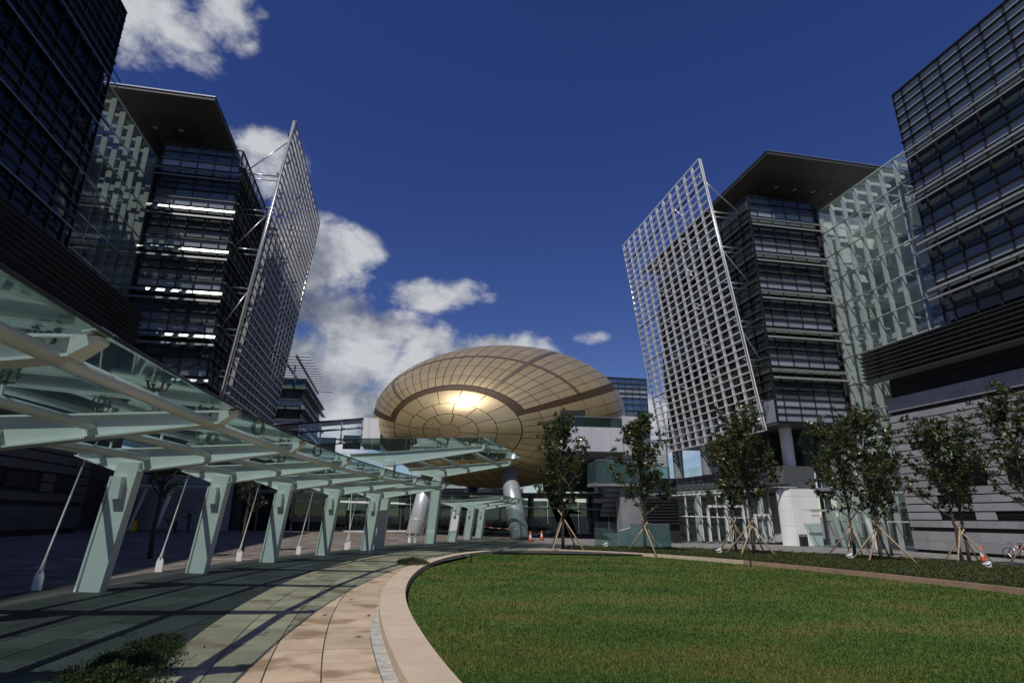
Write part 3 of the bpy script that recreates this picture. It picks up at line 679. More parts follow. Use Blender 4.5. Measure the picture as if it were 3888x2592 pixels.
# ------------------------------------------------------------ far towers with roof canopies
def far_tower(label, side, yf, xc, xe, Ts, zbot, zrail, depth, roof, mod):
    """south front from corner xc to xe, court side running north from the corner"""
    t = empty('office_tower', (xc, yf, gz(xc)), label, 'building')
    w = abs(xe-xc)
    fc = [0, .87*mod/1.68] + [.87*mod/1.68 + mod*i for i in range(1, 5)]
    fc = [c for c in fc if c < w-.2] + [w]
    if side < 0: fc = sorted(w - c for c in fc)
    x0 = min(xc, xe); A = 0.0    # walking east, outward is south
    rows = [(Ts[0], (Ts[0]+zrail)/2, 'teal', 0), ((Ts[0]+zrail)/2, zrail, 'teal', 0)]
    rows = []
    for T in Ts: rows += floor_rows(T)
    rows = [(a, b, 'glass_far' if m == 'glass_spandrel' else m, i) for (a, b, m, i) in rows if a > zbot-.05]
    zq = min(r[0] for r in rows)-.04
    nq = 3 if zq-zbot > 1.5 else 2
    rows += [(zq-(zq-zbot)*(i+1)/nq+.02, zq-(zq-zbot)*i/nq, 'glass_far', 0) for i in range(nq)]
    zl = min(r[0] for r in rows)
    facade(t, (x0, yf), A, fc, rows)
    # roof terrace balustrade
    for i in range(len(fc)-1):
        for (a, b) in ((Ts[0]+.04, (Ts[0]+zrail)/2), ((Ts[0]+zrail)/2, zrail)):
            box(t, 'balustrade_pane', (fc[i+1]-fc[i]-.04, .03, b-a-.04), (x0+(fc[i]+fc[i+1])/2, yf, (a+b)/2), 'clear_glass')
    mullions(t, (x0, yf), A, fc, zl, zrail)
    for z in [zrail, (Ts[0]+zrail)/2] + [zq-(zq-zbot)*i/nq for i in range(nq+1)]: transom(t, (x0, yf), A, 0, w, z, .08, .16, .05)
    for T in Ts:
        if T > zl-.1: transom(t, (x0, yf), A, -.1, w+.1, T, .11, .18, .09, 'grey_steel', 'ledge')
        for dz in (-.80, -3.1):
            if T+dz > zl: transom(t, (x0, yf), A, 0, w, T+dz, .06, .2, .08)
        if T-2.3 > zl: sunshades(t, (x0, yf), A, 0, w, T, fc[1:-1], .35, k=.62)
    # court-side face
    sc = [i*1.7 for i in range(int(depth/1.7)+1)]
    side_rows = []
    for T in Ts: side_rows += [(T-1.42, T, 'glass_green', 0), (T-3.92, T-1.5, 'glass_vision', .08)]
    side_rows = [r for r in side_rows if r[0] > zbot-.05] + [(zbot, zq, 'glass_far', 0)]
    if side > 0: P, B = (xc, yf+sc[-1]), -math.pi/2
    else: P, B = (xc, yf), math.pi/2
    facade(t, P, B, sc, side_rows)
    mullions(t, P, B, sc, zl, zrail)
    for T in Ts:
        transom(t, P, B, 0, sc[-1], T, .11, .4, .2, 'grey_steel', 'ledge')
        for dz in (-.8, -1.4, -2.1, -3.1):
            if T+dz > zl: transom(t, P, B, 0, sc[-1], T+dz, .06, .26 if dz < -1 else .16, .08)
    for i in range(len(sc)-1):
        box(t, 'balustrade_pane', (.03, 1.66, zrail-Ts[0]-.08), (xc, yf+sc[i]+.85, (zrail+Ts[0])/2), 'clear_glass')
    transom(t, P, B, 0, sc[-1], zrail, .08, .16, .05)
    box(t, 'core', (w+6, depth-.5, Ts[0]-zl), (xc+side*((w+6)/2+.35), yf+depth/2+.3, (Ts[0]+zl)/2), 'interior_dark')
    box(t, 'underside', (w+6, depth, .25), (xc+side*((w+6)/2+.02), yf+depth/2, zl-.13), 'fascia_grey')
    # penthouse and oversailing roof
    (rx, ry, rz) = roof
    box(t, 'penthouse', (w+2, depth-6, rz-Ts[0]-.5), (xc+side*((w+2)/2+3.4), yf+depth/2+2.2, (rz+Ts[0])/2), 'soffit_dark')
    rw, rd = 20.0, 30.0
    cx = rx + side*rw/2
    rb = MB()
    sgn = side
    # wedge edge: thin rim, deeper towards the middle
    out = [(rx, ry), (rx+sgn*rw, ry), (rx+sgn*rw, ry+rd), (rx, ry+rd)]; inn = [(rx+sgn*2.4, ry+2.4), (rx+sgn*(rw-2.4), ry+2.4), (rx+sgn*(rw-2.4), ry+rd-2.4), (rx+sgn*2.4, ry+rd-2.4)]
    vs = [(x, y, rz) for x, y in out] + [(x, y, rz+.32) for x, y in out] + [(x, y, rz-.45) for x, y in inn]
    fs = [(4, 5, 6, 7), (8, 9, 10, 11)] + [(i, (i+1) % 4, 4+(i+1) % 4, 4+i) for i in range(4)] + [(i, 8+i, 8+(i+1) % 4, (i+1) % 4) for i in range(4)]
    rb.add(vs, fs); ro = rb.build('roof', 'soffit', t)
    MB().box((cx, ry-.03, rz+.36), (rw+.1, .1, .1)).build('roof_edge', 'steel', ro)
    MB().box((rx-sgn*.03, ry+rd/2, rz+.36), (.1, rd, .1)).build('roof_edge', 'grey_steel', ro)
    for i in range(4): box(ro, 'downlight', (.35, .35, .05), (rx+sgn*(4.2+i*2.3), ry+4.6, rz-.5), 'concrete_pale')
    for i in range(1, 7): box(ro, 'soffit_joint', (.03, rd-5, .02), (rx+sgn*(2.6+i*2.2), ry+rd/2, rz-.47), 'recess')
    return t
far_tower('glass office tower with oversailing dark roof behind the right white lattice screen', 1, 45.9, 34.5, 42.0, [31.75, 27.83, 23.85, 19.9, 15.95], 9.9, 33.25, 22, (35.3, 43.0, 36.5), 1.65)
far_tower('glass office tower with oversailing dark roof and glinting sunshades behind the left lattice screen', -1, 52.8, -16.2, -23.1, [34.35, 30.3, 26.15, 22.05, 17.97, 14.0], 10.0, 36.1, 24, (-18.0, 48.6, 38.4), 1.5)

def lower_levels_right():
    t = empty('entrance_podium', (38, 49.8, gz(38)), 'white stone podium wall with grey fascia below the right far tower', 'building')
    yf = 47.6; x0, x1 = 35.95, 38.7
    # bottom strip of the tower above already overhangs; white wall panels
    zs = [-1.25, .75, 2.1, 3.35, 4.15]
    xs = [x0, x0+.75, x0+1.8, x1]
    for a, b in zip(zs[:-1], zs[1:]):
        for c, d in zip(xs[:-1], xs[1:]):
            box(t, 'wall_panel', (d-c-.012, .1, b-a-.012), ((c+d)/2, yf, (a+b)/2), 'wall_white')
    # rounded corner towards the court
    for a, b in zip(zs[:-1], zs[1:]):
        mb = MB(); P = [(x0-.8*math.sin(R(k))-.0, yf+.8-.8*math.cos(R(k))) for k in range(0, 91, 15)]
        Q = [(x0-.7*math.sin(R(k)), yf+.8-.7*math.cos(R(k))) for k in range(0, 91, 15)]
        mb.prism(P[::-1]+Q if False else P+Q[::-1], a+.006, b-.006); mb.build('corner_panel', 'wall_white', t, origin=(x0-.4, yf+.4, a))
    for i, c in enumerate(range(0, 3)):
        d = [(x0-.3, x0+.75), (x0+.75, x0+1.8), (x0+1.8, x1+.02)][i]
        for (a, b) in ((4.17, 4.75), (4.75, 6.05)): box(t, 'fascia_panel', (d[1]-d[0]-.012, .16, b-a-.012), ((d[0]+d[1])/2, yf-.06, (a+b)/2), 'fascia_grey')
    for j in range(16):
        y0 = yf+.9+j*1.7
        box(t, 'fascia_panel', (.16, 1.688, 1.86), (x0-.95, y0+.85, 5.12), 'fascia_grey')
    mb = MB(); P = [(x0-.3-.8*math.sin(R(k)), yf-.14+1.05-1.05*math.cos(R(k))) for k in range(0, 91, 15)]; Q = [(x-.0+.1, y+.1) for x, y in P]
    mb.prism(P+Q[::-1], 4.18, 6.045).build('fascia_corner', 'fascia_grey', t)
    box(t, 'floor_slab', (14, 28, .3), (x0+6.2, yf+14.2, 4.0), 'concrete_grey')
    box(t, 'return_wall', (.1, 2.2, 7.3), (x1-.06, yf+1.2, 2.4), 'wall_white'); box(t, 'return_wall', (1.7, .1, 7.3), (x1+.8, yf+2.2, 2.4), 'wall_white')
    box(t, 'back_wall', (.3, 26, 5.2), (x0+1.2, yf+14.6, 1.4), 'interior_dark')
    box(t, 'plinth', (8, 1.4, .5), (x0+2.2, yf+.5, -1.2), 'concrete_grey')
    # columns of the open terrace under the tower
    for (x, y, r, m) in ((36.95, 48.35, .55, 'wall_white'), (34.0, 58, .6, 'concrete_grey'), (34.0, 64.5, .6, 'concrete_grey'), (37.6, 60, .6, 'concrete_grey')):
        MB().lathe([(r, 5.9), (r, 9.95)], (x, y, 0), 20).build('column', m, t, True)
    box(t, 'dark_glazing', (7.4, 12, 3.74), (41.2, 57.6, 7.93), 'glass_vision')
    box(t, 'dark_glazing', (1.6, 3, 3.74), (39.6, 50.2, 7.93), 'glass_vision')
    for j in range(9): box(t, 'balustrade_pane', (.04, 1.66, .95), (x0-.95, yf+1.8+j*1.7+8, 6.6), 'clear_glass')
    # lettering
    for txt, sz, z in (('浚湖樓', .23, 2.0), ('Lakeside 1', .2, 1.62)):
        cu = bpy.data.curves.new('lettering', 'FONT'); cu.body = txt; cu.size = sz; cu.extrude = .008; cu.space_character = 1.25
        tmp = bpy.data.objects.new('tmp', cu); COL.objects.link(tmp)
        dg = bpy.context.evaluated_depsgraph_get(); me = bpy.data.meshes.new_from_object(tmp.evaluated_get(dg)); bpy.data.objects.remove(tmp)
        me.materials.clear(); me.materials.append(MATS['sign_grey'])
        link('lettering', me, t, (x0+1.95, yf-.062, z), (R(90), 0, 0))
lower_levels_right()

def lattice(name_label, xb, zb, xt, zt, y0, y1, nb, nr, side, tower_x, floors, m='screen_white'):
    """leaning sunscreen: deep vertical blades and horizontal rails, tubes back to the tower"""
    t = empty('lattice_screen', (xb, y0, zb), name_label, 'sunscreen', 'lattice sunscreens on the far towers')
    b = Vector((xb, 0, zb)); tp = Vector((xt, 0, zt)); up = (tp-b); H = up.length; ud = up.normalized()
    out = Vector((-ud.z*side, 0, ud.x*side)); out = out if out.x*side < 0 else -out     # towards the court
    rotv = Matrix((Vector((0, 1, 0)).cross(ud), Vector((0, 1, 0)), ud)).transposed()
    mid = (b+tp)/2
    for i in range(nb+1):
        y = y0 + (y1-y0)*i/nb
        box(t, 'screen_blade', (.32, .06, H), mid + Vector((0, y, 0)), m, rot=rotv)
    for j in range(nr+1):
        c = b + up*(j/nr)
        box(t, 'screen_rail', (.11, y1-y0+.1, .115), c + Vector((0, (y0+y1)/2, 0)) + out*.12, m, rot=rotv)
    for s in (0, 1):
        bar(t, 'edge_tube', b + Vector((0, y0 if s == 0 else y1, 0)) + out*.05, tp + Vector((0, y0 if s == 0 else y1, 0)) + out*.05, .09, 'steel')
    for f in floors:
        k = (f-zb)/(zt-zb); px = xb + (xt-xb)*k
        for y in [y0+.9 + i*(y1-y0-1.8)/3 for i in range(4)]:
            bar(t, 'strut', (px+side*.15, y, f), (tower_x, y, f), .075, 'steel')
            bar(t, 'strut', (px+side*.15, y, f-.55), (tower_x, y, f-.55), .05, 'steel')
    for f in floors[::2]:
        fb = min(f+4.4, zt-1.5); k = (fb-zb)/(zt-zb); px = xb + (xt-xb)*k
        for y in (y0+.9, y0+.9+(y1-y0-1.8)/3): bar(t, 'brace', (tower_x-side*.2, y, f), (px+side*.15, y, fb), .06, 'steel')
    for j in range(3, nr, 6):
        c = b + up*(j/nr); box(t, 'back_rail', (.12, y1-y0, .12), c + Vector((0, (y0+y1)/2, 0)) - out*.3, 'dark_steel', rot=rotv)
    return t
lattice('white lattice sunscreen leaning out from the right far tower', 33.13, 9.05, 29.55, 37.1, 46.0, 66.4, 12, 36, 1, 34.5, [31.6, 27.7, 23.8, 19.8, 15.9, 12.0])
lattice('shaded lattice sunscreen leaning out from the left far tower', -15.1, 8.0, -11.75, 40.3, 52.7, 74.6, 13, 41, -1, -16.2, [34.2, 30.2, 26.0, 22.0, 17.9, 14.0], 'screen_shaded')

# ------------------------------------------------------------ glazed atria
def atrium(label, x, side, ys, yn, ztop, zbot, ntr, iw):
    t = empty('glass_atrium', (x, yn, gz(x)), label, 'building')
    nb = int(round((yn-ys)/1.62)); w = (yn-ys)/nb; h = (ztop-zbot)/ntr
    for i in range(nb):
        for j in range(ntr):
            box(t, 'pane', (.03, w-.03, h-.03), (x, ys+(i+.5)*w, zbot+(j+.5)*h), 'clear_glass')
    for i in range(nb+1):
        box(t, 'fin', (.42, .16, ztop-zbot), (x+side*.42, ys+i*w, (ztop+zbot)/2), iw)
        box(t, 'roof_fin', (2.6, .14, .3), (x+side*1.7, ys+i*w, ztop-.35), iw)
    for j in range(ntr+1):
        MB().tube([(x+side*.14, ys, zbot+j*h), (x+side*.14, yn, zbot+j*h)], .07, 8).build('rail', 'white_steel', t, True)
    sp = MB()
    for a in (-1, 1):
        for b in (-1, 1): sp.tube([(0, 0, 0), (-side*.1, a*.09, b*.09)], .018, 5)
    sm = sp.mesh('spider', 'dark_steel')
    for i in range(nb+1):
        for j in range(ntr): link('spider_fitting', sm, t, (x+side*.1, ys+i*w, zbot+j*h))
    # interior: galleries, lift core, bright back wall
    for k in range(int((ztop-zbot)/3.95)):
        z = ztop - 2.6 - k*3.95
        box(t, 'gallery', (3.2, yn-ys-1.2, .45), (x+side*4.6, (ys+yn)/2, z), iw)
        box(t, 'gallery_opening', (.1, (yn-ys)*.52, 1.9), (x+side*6.05, ys+(yn-ys)*.52, z+1.5), 'interior_dark')
        for i in range(nb+1): box(t, 'bracket', (2.6, .1, .12), (x+side*1.8, ys+i*w, z+.1), iw)
    box(t, 'back_wall', (.3, yn-ys+.6, ztop-zbot), (x+side*6.3, (ys+yn)/2, (ztop+zbot)/2), iw)
    box(t, 'end_wall', (6, .3, ztop-zbot), (x+side*3.4, yn+.2, (ztop+zbot)/2), iw)
    box(t, 'roof_pane', (5.6, yn-ys, .04), (x+side*2.8, (ys+yn)/2, ztop+.02), 'clear_glass')
    return t
atrium('tall clear glass atrium between the two right towers', 42.35, 1, 33.2, 45.7, 32.2, 8.15, 9, 'interior_white')
atrium('tall shaded glass atrium between the two left towers', -23.3, -1, 39.3, 52.5, 34.0, 6.0, 10, 'interior_dim')

def entrance_glass():
    t = empty('entrance_glazing', (40.35, 45, gz(40)), 'tall glazed entrance bay with white frames between granite base and white wall', 'building')
    x = 40.42; ys, yn = 39.75, 48.9; nb = 6; w = (yn-ys)/nb; zt, zb = 8.0, gz(x)-.1
    for i in range(nb):
        for j in range(4):
            h = (zt-zb)/4; box(t, 'pane', (.03, w-.03, h-.03), (x, ys+(i+.5)*w, zb+(j+.5)*h), 'clear_glass')
        MB().tube([(x+1.0, ys+i*w, zt-.45), (x+.15, ys+i*w+.5, zt-.15)], .06, 6).build('roof_arm', 'white_steel', t, True)
    for i in range(nb+1):
        # slanted white columns and wedge-shaped brackets
        mb = MB(); y = ys+i*w
        mb.add([(x+.18, y-.07, zb), (x+.18, y+.07, zb), (x+.55, y+.07, zb), (x+.55, y-.07, zb), (x+.22, y-.07, zt-.2), (x+.22, y+.07, zt-.2), (x+1.1, y+.07, zt-.2), (x+1.1, y-.07, zt-.2)],
               [(3, 2, 1, 0), (4, 5, 6, 7), (0, 1, 5, 4), (1, 2, 6, 5), (2, 3, 7, 6), (3, 0, 4, 7)]); mb.build('fin', 'interior_white', t)
    for j in range(5): MB().tube([(x+.12, ys, zb+(zt-zb)*j/4), (x+.12, yn, zb+(zt-zb)*j/4)], .05, 8).build('rail', 'white_steel', t, True)
    box(t, 'roof_pane', (3.2, yn-ys, .04), (x+1.4, (ys+yn)/2, zt+.05), 'clear_glass')
    box(t, 'lobby_wall', (.2, yn-ys, 8.5), (x+2.6, (ys+yn)/2, 3.6), 'interior_white')
    box(t, 'lobby_door', (.1, 2.6, 3.0), (x+2.45, 42.6, .7), 'interior_dark')
    box(t, 'lobby_door', (.1, 1.6, 3.0), (x+2.45, 46.2, .7), 'interior_dark')
    box(t, 'frame_post', (.25, .22, zt-zb+.3), (x-.02, yn+.14, (zt+zb)/2), 'grey_steel')
    # door canopy with tie rods
    c = empty('door_canopy', (38.6, 44.5, 2.2), 'small glass door canopy on slender white legs beside the white wall', 'canopy')
    MB().prism([(36.4, 42.4), (40.2, 42.4), (40.2, 46.9), (36.4, 46.9)], 2.20, 2.23).build('glass_sheet', 'canopy_glass', c)
    for y in (42.9, 44.7, 46.5):
        MB().add([(40.2, y-.05, 1.92), (40.2, y+.05, 1.92), (40.2, y+.05, 2.12), (40.2, y-.05, 2.12), (36.6, y-.04, 2.06), (36.6, y+.04, 2.06), (36.6, y+.04, 2.13), (36.6, y-.04, 2.13)],
                 [(0, 1, 2, 3), (7, 6, 5, 4), (0, 4, 5, 1), (1, 5, 6, 2), (2, 6, 7, 3), (3, 7, 4, 0)]).build('arm', 'white_steel', c)
        MB().add([(39.75, y-.1, gz(x)-.05), (39.75, y+.1, gz(x)-.05), (40.05, y+.1, gz(x)-.05), (40.05, y-.1, gz(x)-.05), (39.0, y-.1, 1.97), (39.0, y+.1, 1.97), (39.42, y+.1, 1.97), (39.42, y-.1, 1.97)],
                 [(3, 2, 1, 0), (4, 5, 6, 7), (0, 1, 5, 4), (1, 2, 6, 5), (2, 3, 7, 6), (3, 0, 4, 7)]).build('leg', 'white_steel', c)
        bar(c, 'tie_rod', (40.0, y, 2.0), (40.25, y, gz(x)), .025, 'white_steel')
    for xx in (36.9, 38.3): MB().tube([(xx, 42.5, 2.1), (xx, 46.8, 2.1)], .05, 8).build('tube', 'white_steel', c, True)
entrance_glass()

# ------------------------------------------------------------ golden egg
EC = np.array([13.8, 70.13, 14.14]); EM = np.array([[-0.423, -0.872, -0.247], [-0.905, 0.421, 0.063], [-0.049, -0.25, 0.967]]); EA = np.array([20.8, 14.84, 8.46])
for i in range(3):
    for j in range(i): EM[i] -= EM[i].dot(EM[j])*EM[j]
    EM[i] /= np.linalg.norm(EM[i])
def egg_pt(th, ph, k=0.0):
    a = EA + k
    return EC + a[0]*math.cos(th)*EM[0] + a[1]*math.sin(th)*math.cos(ph)*EM[1] + a[2]*math.sin(th)*math.sin(ph)*EM[2]
def egg_patch(t0, t1, p0, p1, k, n=3, m=3, thick=.0):
    mb = MB(); vs = []; fs = []
    for i in range(n+1):
        for j in range(m+1): vs.append(egg_pt(t0+(t1-t0)*i/n, p0+(p1-p0)*j/m, k))
    fs = [(i*(m+1)+j, (i+1)*(m+1)+j, (i+1)*(m+1)+j+1, i*(m+1)+j+1) for i in range(n) for j in range(m)]
    mb.add(vs, fs); return mb
def smooth_egg(o, mb):
    """true ellipsoid normals, so that highlights run on from panel to panel"""
    P = np.array([tuple(v) for v in mb.v]); n = ((P-EC) @ EM.T)/EA**2 @ EM; n /= np.linalg.norm(n, axis=1)[:, None]
    f = o.data.polygons[0]; 
    if Vector(f.normal).dot(Vector(n[f.vertices[0]])) < 0: o.data.flip_normals()
    o.data.normals_split_custom_set_from_vertices([tuple(v) for v in n])
def build_egg():
    t = empty('egg_auditorium', (float(EC[0]), float(EC[1]), 0), 'large golden metal egg-shaped auditorium raised on splayed round legs', 'building')
    # dark body under the panels
    vs = [egg_pt(math.pi*i/48, 2*math.pi*j/96, -.07) for i in range(49) for j in range(96)]
    fs = [(i*96+j, (i+1)*96+j, (i+1)*96+(j+1) % 96, i*96+(j+1) % 96) for i in range(48) for j in range(96)]
    MB().add(vs, fs).build('shell', 'gold_joint', t, True)
    D = R
    GR, GL = D(153), D(12)        # right and left gutter lines
    count = [0]
    stuff = MB()
    def panel(a0, a1, p0, p1, m='gold', nm='panel', gap=.028, k=0.0):
        rt = (EA[0]*.35+EA[1]*.65); th = (a0+a1)/2
        ga = gap/13; gp = gap/max(.3, math.sin(th)*10)
        n = max(2, int((a1-a0)/D(4))); mm = max(2, int(abs(p1-p0)*math.sin(th)/D(3.5)))
        n = min(n, 5); mm = min(mm, 10)
        mid = egg_pt(th, (p0+p1)/2); view = np.array([0, 0, 1.65]) - mid
        nor = EM.T @ ((EM @ (mid-EC))/EA**2)
        mb = egg_patch(a0+ga, a1-ga, p0+gp, p1-gp, k, n, mm)
        if nor.dot(view)/np.linalg.norm(nor)/np.linalg.norm(view) > -.12 and count[0] < 298:
            count[0] += 1; smooth_egg(mb.build(nm, m, t, True, origin=Vector(mid)), mb)
        else: stuff.add(mb.v, mb.f)
    # nose: round cap and three rings
    mb = MB(); n = 36; vs = [egg_pt(0, 0)] + [egg_pt(D(2), 2*math.pi*j/n) for j in range(n)] + [egg_pt(D(3.85), 2*math.pi*j/n) for j in range(n)]
    mb.add(vs, [(0, 1+j, 1+(j+1) % n) for j in range(n)] + [(1+j, 1+n+j, 1+n+(j+1) % n, 1+(j+1) % n) for j in range(n)]); smooth_egg(mb.build('nose_panel', 'gold', t, True), mb)
    for (a0, a1, cnt, o) in ((4, 10.5, 8, 8), (10.5, 17, 12, 3), (17, 25.4, 16, 5)):
        for j in range(cnt):
            panel(D(a0), D(a1), D(o)+2*math.pi*j/cnt, D(o)+2*math.pi*(j+1)/cnt)
    # dark gutter over the nose and along both flanks
    for j in range(14):
        egg_patch(D(25.5), D(28.9), GL+(GR-GL)*j/14, GL+(GR-GL)*(j+1)/14, -.03, 1, 4).build('gutter', 'gold_gutter', t, True)
    th = [25.6, 33.4, 41.5, 50, 59, 68.5, 78, 88, 98, 108, 119, 131, 145, 160, 179]
    for a0, a1 in zip(th[:-1], th[1:]):
        for (pa, pb) in ((GR, GR+D(5.2)), (GL-D(5.2), GL)):
            egg_patch(D(a0), D(a1), pa, pb, -.03, 3, 1).build('gutter', 'gold_gutter', t, True)
    # upper shell
    nu = 24
    us = [29.1, 36, 44.5, 54, 63, 74, 86, 100, 118, 140, 176]
    for i, (a0, a1) in enumerate(zip(us[:-1], us[1:])):
        for j in range(nu):
            p0 = GL+(GR-GL)*j/nu; p1 = GL+(GR-GL)*(j+1)/nu
            panel(D(a0), D(a1), p0, p1)
    # lower shell below the gutters
    pl = [GR+D(5.4) + ((2*math.pi+GL-D(5.4))-(GR+D(5.4)))*j/26 for j in range(27)]
    ls = [25.5, 33.4, 43, 54, 66, 80, 96, 115, 140, 176]
    for (a0, a1) in zip(ls[:-1], ls[1:]):
        for j in range(26): panel(D(a0), D(a1), pl[j], pl[j+1])
    if stuff.v: tag(stuff.build('rear_panels', 'gold', t, True), kind='stuff')
    # flat ribs running over the shell
    for (a0, a1, p0, p1) in [(54, 55.6, GL+(GR-GL)*j/24, GL+(GR-GL)*(j+1)/24) for j in range(24)]:
        egg_patch(D(a0), D(a1), p0, p1, .04, 1, 3).build('rib', 'gold_band', t, True)
    for pc in (D(117), D(37)):
        for a0, a1 in zip(us[:6], us[1:7]): egg_patch(D(a0), D(a1), pc-D(1.3), pc+D(1.3), .04, 3, 1).build('rib', 'gold_band', t, True)
    # legs
    def leg(p, q, r, m, nm='leg'):
        p, q = Vector(p), Vector(q); d = (q-p).normalized()
        o = MB().tube([p, q], r, 28).build(nm, m, t, True)
        MB().tube([p+d*1.25, p+d*1.33], r+.045, 28).build('leg_ring', 'leg_white', o, True)
        MB().tube([q-d*.9, q-d*.1], r*1.28, 24, cap=False).build('leg_socket', 'gold_joint', o, True)
        return o
    leg((11.2, 50.1, gz(11.3)-.1), (11.05, 55.6, 6.9), .80, 'leg_grey')
    leg((2.5, 56.4, gz(2.5)-.1), (4.25, 60.4, 7.0), .80, 'leg_white')
    leg((20.6, 66.0, gz(19)-.1), (17.5, 68.0, 8.5), .85, 'leg_grey')
    leg((9.2, 76.0, gz(9)-.1), (11, 72.5, 8.0), .85, 'leg_grey')
    leg((25.8, 60.5, gz(25)-.1), (21.5, 63, 9.2), .8, 'leg_grey')
    # doorway to the terrace
    MB().box((16.9, 54.2, 10.55), (3.3, 4.6, 1.5), Matrix.Rotation(R(-14), 3, 'Z')).build('doorway', 'recess', t)
build_egg()

# ------------------------------------------------------------ entrance canopies
def spider_mesh():
    mb = MB(); mb.tube([(0, 0, 0), (0, 0, .15)], .028, 8, 0)
    mb.box((0, 0, .16), (.06, .06, .05), None, 1)
    for a in (-1, 1):
        for b in (-1, 1):
            mb.tube([(0, 0, .16), (a*.07, b*.07, .17), (a*.09, b*.09, .25)], .014, 5, 1); mb.tube([(a*.09, b*.09, .25), (a*.09, b*.09, .262)], .034, 8, 1)
    return mb.mesh('spider', ['white_steel', 'fitting'])
SPIDER = spider_mesh()
def col_frame(d):
    b = Vector((*polar(0, d), 0)); n = Vector((*(CC), 0)) - b; n.normalize(); tg = Vector((-n.y, n.x, 0))
    tg = -tg if tg.y < 0 else tg
    return b, n, tg
def support(parent, b, n, tg, zt, tip, back, ds=1.0, lean=.28, wdt=.25, dep=.42):
    """leaning column with fin, and a tapered twin-flange beam cantilevering both ways. zt = soffit height above ground"""
    zg = gz(b.x); Z = Vector((0, 0, 1))
    def at(s, q, z): return b + n*s + tg*q + Z*(z)
    w = wdt/2
    c0, c1 = -.28, dep-.28; top = zg+zt+.2
    mb = MB(); k = lean
    vs = [at(c0, -w, zg-.05), at(c0, w, zg-.05), at(c1, w, zg-.05), at(c1, -w, zg-.05), at(c0+k, -w, top), at(c0+k, w, top), at(c1+k+.06, w, top), at(c1+k+.06, -w, top)]
    fc = [(3, 2, 1, 0), (4, 5, 6, 7), (0, 1, 5, 4), (1, 2, 6, 5), (2, 3, 7, 6), (3, 0, 4, 7)]
    co = mb.add(vs, fc).build('column', 'white_steel', parent)
    # outer flange plate and floodlight box
    MB().add([at(c0-.10, -w-.0, zg-.05), at(c0-.10, w, zg-.05), at(c0-.055, w, zg-.05), at(c0-.055, -w, zg-.05), at(c0+k-.10, -w, top-.3), at(c0+k-.10, w, top-.3), at(c0+k-.055, w, top-.3), at(c0+k-.055, -w, top-.3)], fc).build('flange', 'white_steel', co)
    MB().add([at(c0-.055, -.02, zg-.05), at(c0-.055, .02, zg-.05), at(c0, .02, zg-.05), at(c0, -.02, zg-.05), at(c0+k-.055, -.02, top-.3), at(c0+k-.055, .02, top-.3), at(c0+k, .02, top-.3), at(c0+k, -.02, top-.3)], fc).build('web', 'white_steel', co)
    MB().box(at(c0+k*.8+.2, -w-.08, zg+zt-.35), (.2, .14, .46), Matrix.Rotation(math.atan2(n.y, n.x), 3, 'Z')).build('floodlight', 'white_steel', co)
    # beam: web + flanges along s
    S = [(-back, zg+zt+.33*ds, zg+zt+.47*ds), (c0+k, zg+zt, zg+zt+.50*ds), (c1+k+.06, zg+zt, zg+zt+.51*ds), (tip, zg+zt+.44*ds, zg+zt+.65*ds)]; lo, hi = S[3][1], S[3][2]
    def plate(seg, q0, q1, f0, f1, nm, par):
        vv = []
        for (s, lo, hi) in seg:
            a, c = f0(lo, hi), f1(lo, hi); vv += [at(s, q0, a), at(s, q1, a), at(s, q1, c), at(s, q0, c)]
        ff = [(3, 2, 1, 0)] + [(4*i+j, 4*i+(j+1) % 4, 4*i+4+(j+1) % 4, 4*i+4+j) for i in range(len(seg)-1) for j in range(4)] + [tuple(4*(len(seg)-1)+j for j in range(4))]
        return MB().add(vv, ff).build(nm, 'white_steel', par)
    bo = plate(S, -.035, .035, lambda l, h: l+.03, lambda l, h: h-.03, 'beam', parent)
    plate(S[:2]+[S[2]], -.13, .13, lambda l, h: h-.03, lambda l, h: h, 'beam_flange', bo)
    plate(S[2:], -.13, .13, lambda l, h: h-.03, lambda l, h: h, 'beam_flange', bo)
    plate(S[:2], -.13, .13, lambda l, h: l, lambda l, h: l+.03, 'beam_flange', bo)
    plate(S[2:], -.13, .13, lambda l, h: l, lambda l, h: l+.03, 'beam_flange', bo)
    # winged tip
    MB().add([at(tip-.02, -.13, lo), at(tip-.02, .13, lo), at(tip-.02, .13, hi), at(tip-.02, -.13, hi), at(tip+.2, -.1, hi-.04), at(tip+.2, .1, hi-.04), at(tip+.2, .1, hi), at(tip+.2, -.1, hi)], [(0, 1, 2, 3), (7, 6, 5, 4), (0, 4, 5, 1), (1, 5, 6, 2), (2, 6, 7, 3), (3, 7, 4, 0)]).build('beam_tip', 'white_steel', bo)
    MB().add([at(tip+.1, -.2, hi), at(tip+.1, .2, hi), at(tip+.24, .16, hi+.05), at(tip+.24, -.16, hi+.05), at(tip+.1, -.2, hi+.02), at(tip+.1, .2, hi+.02), at(tip+.24, .16, hi+.07), at(tip+.24, -.16, hi+.07)], [(3, 2, 1, 0), (4, 5, 6, 7), (0, 1, 5, 4), (1, 2, 6, 5), (2, 3, 7, 6), (3, 0, 4, 7)]).build('tip_wing', 'white_steel', bo)
    return at
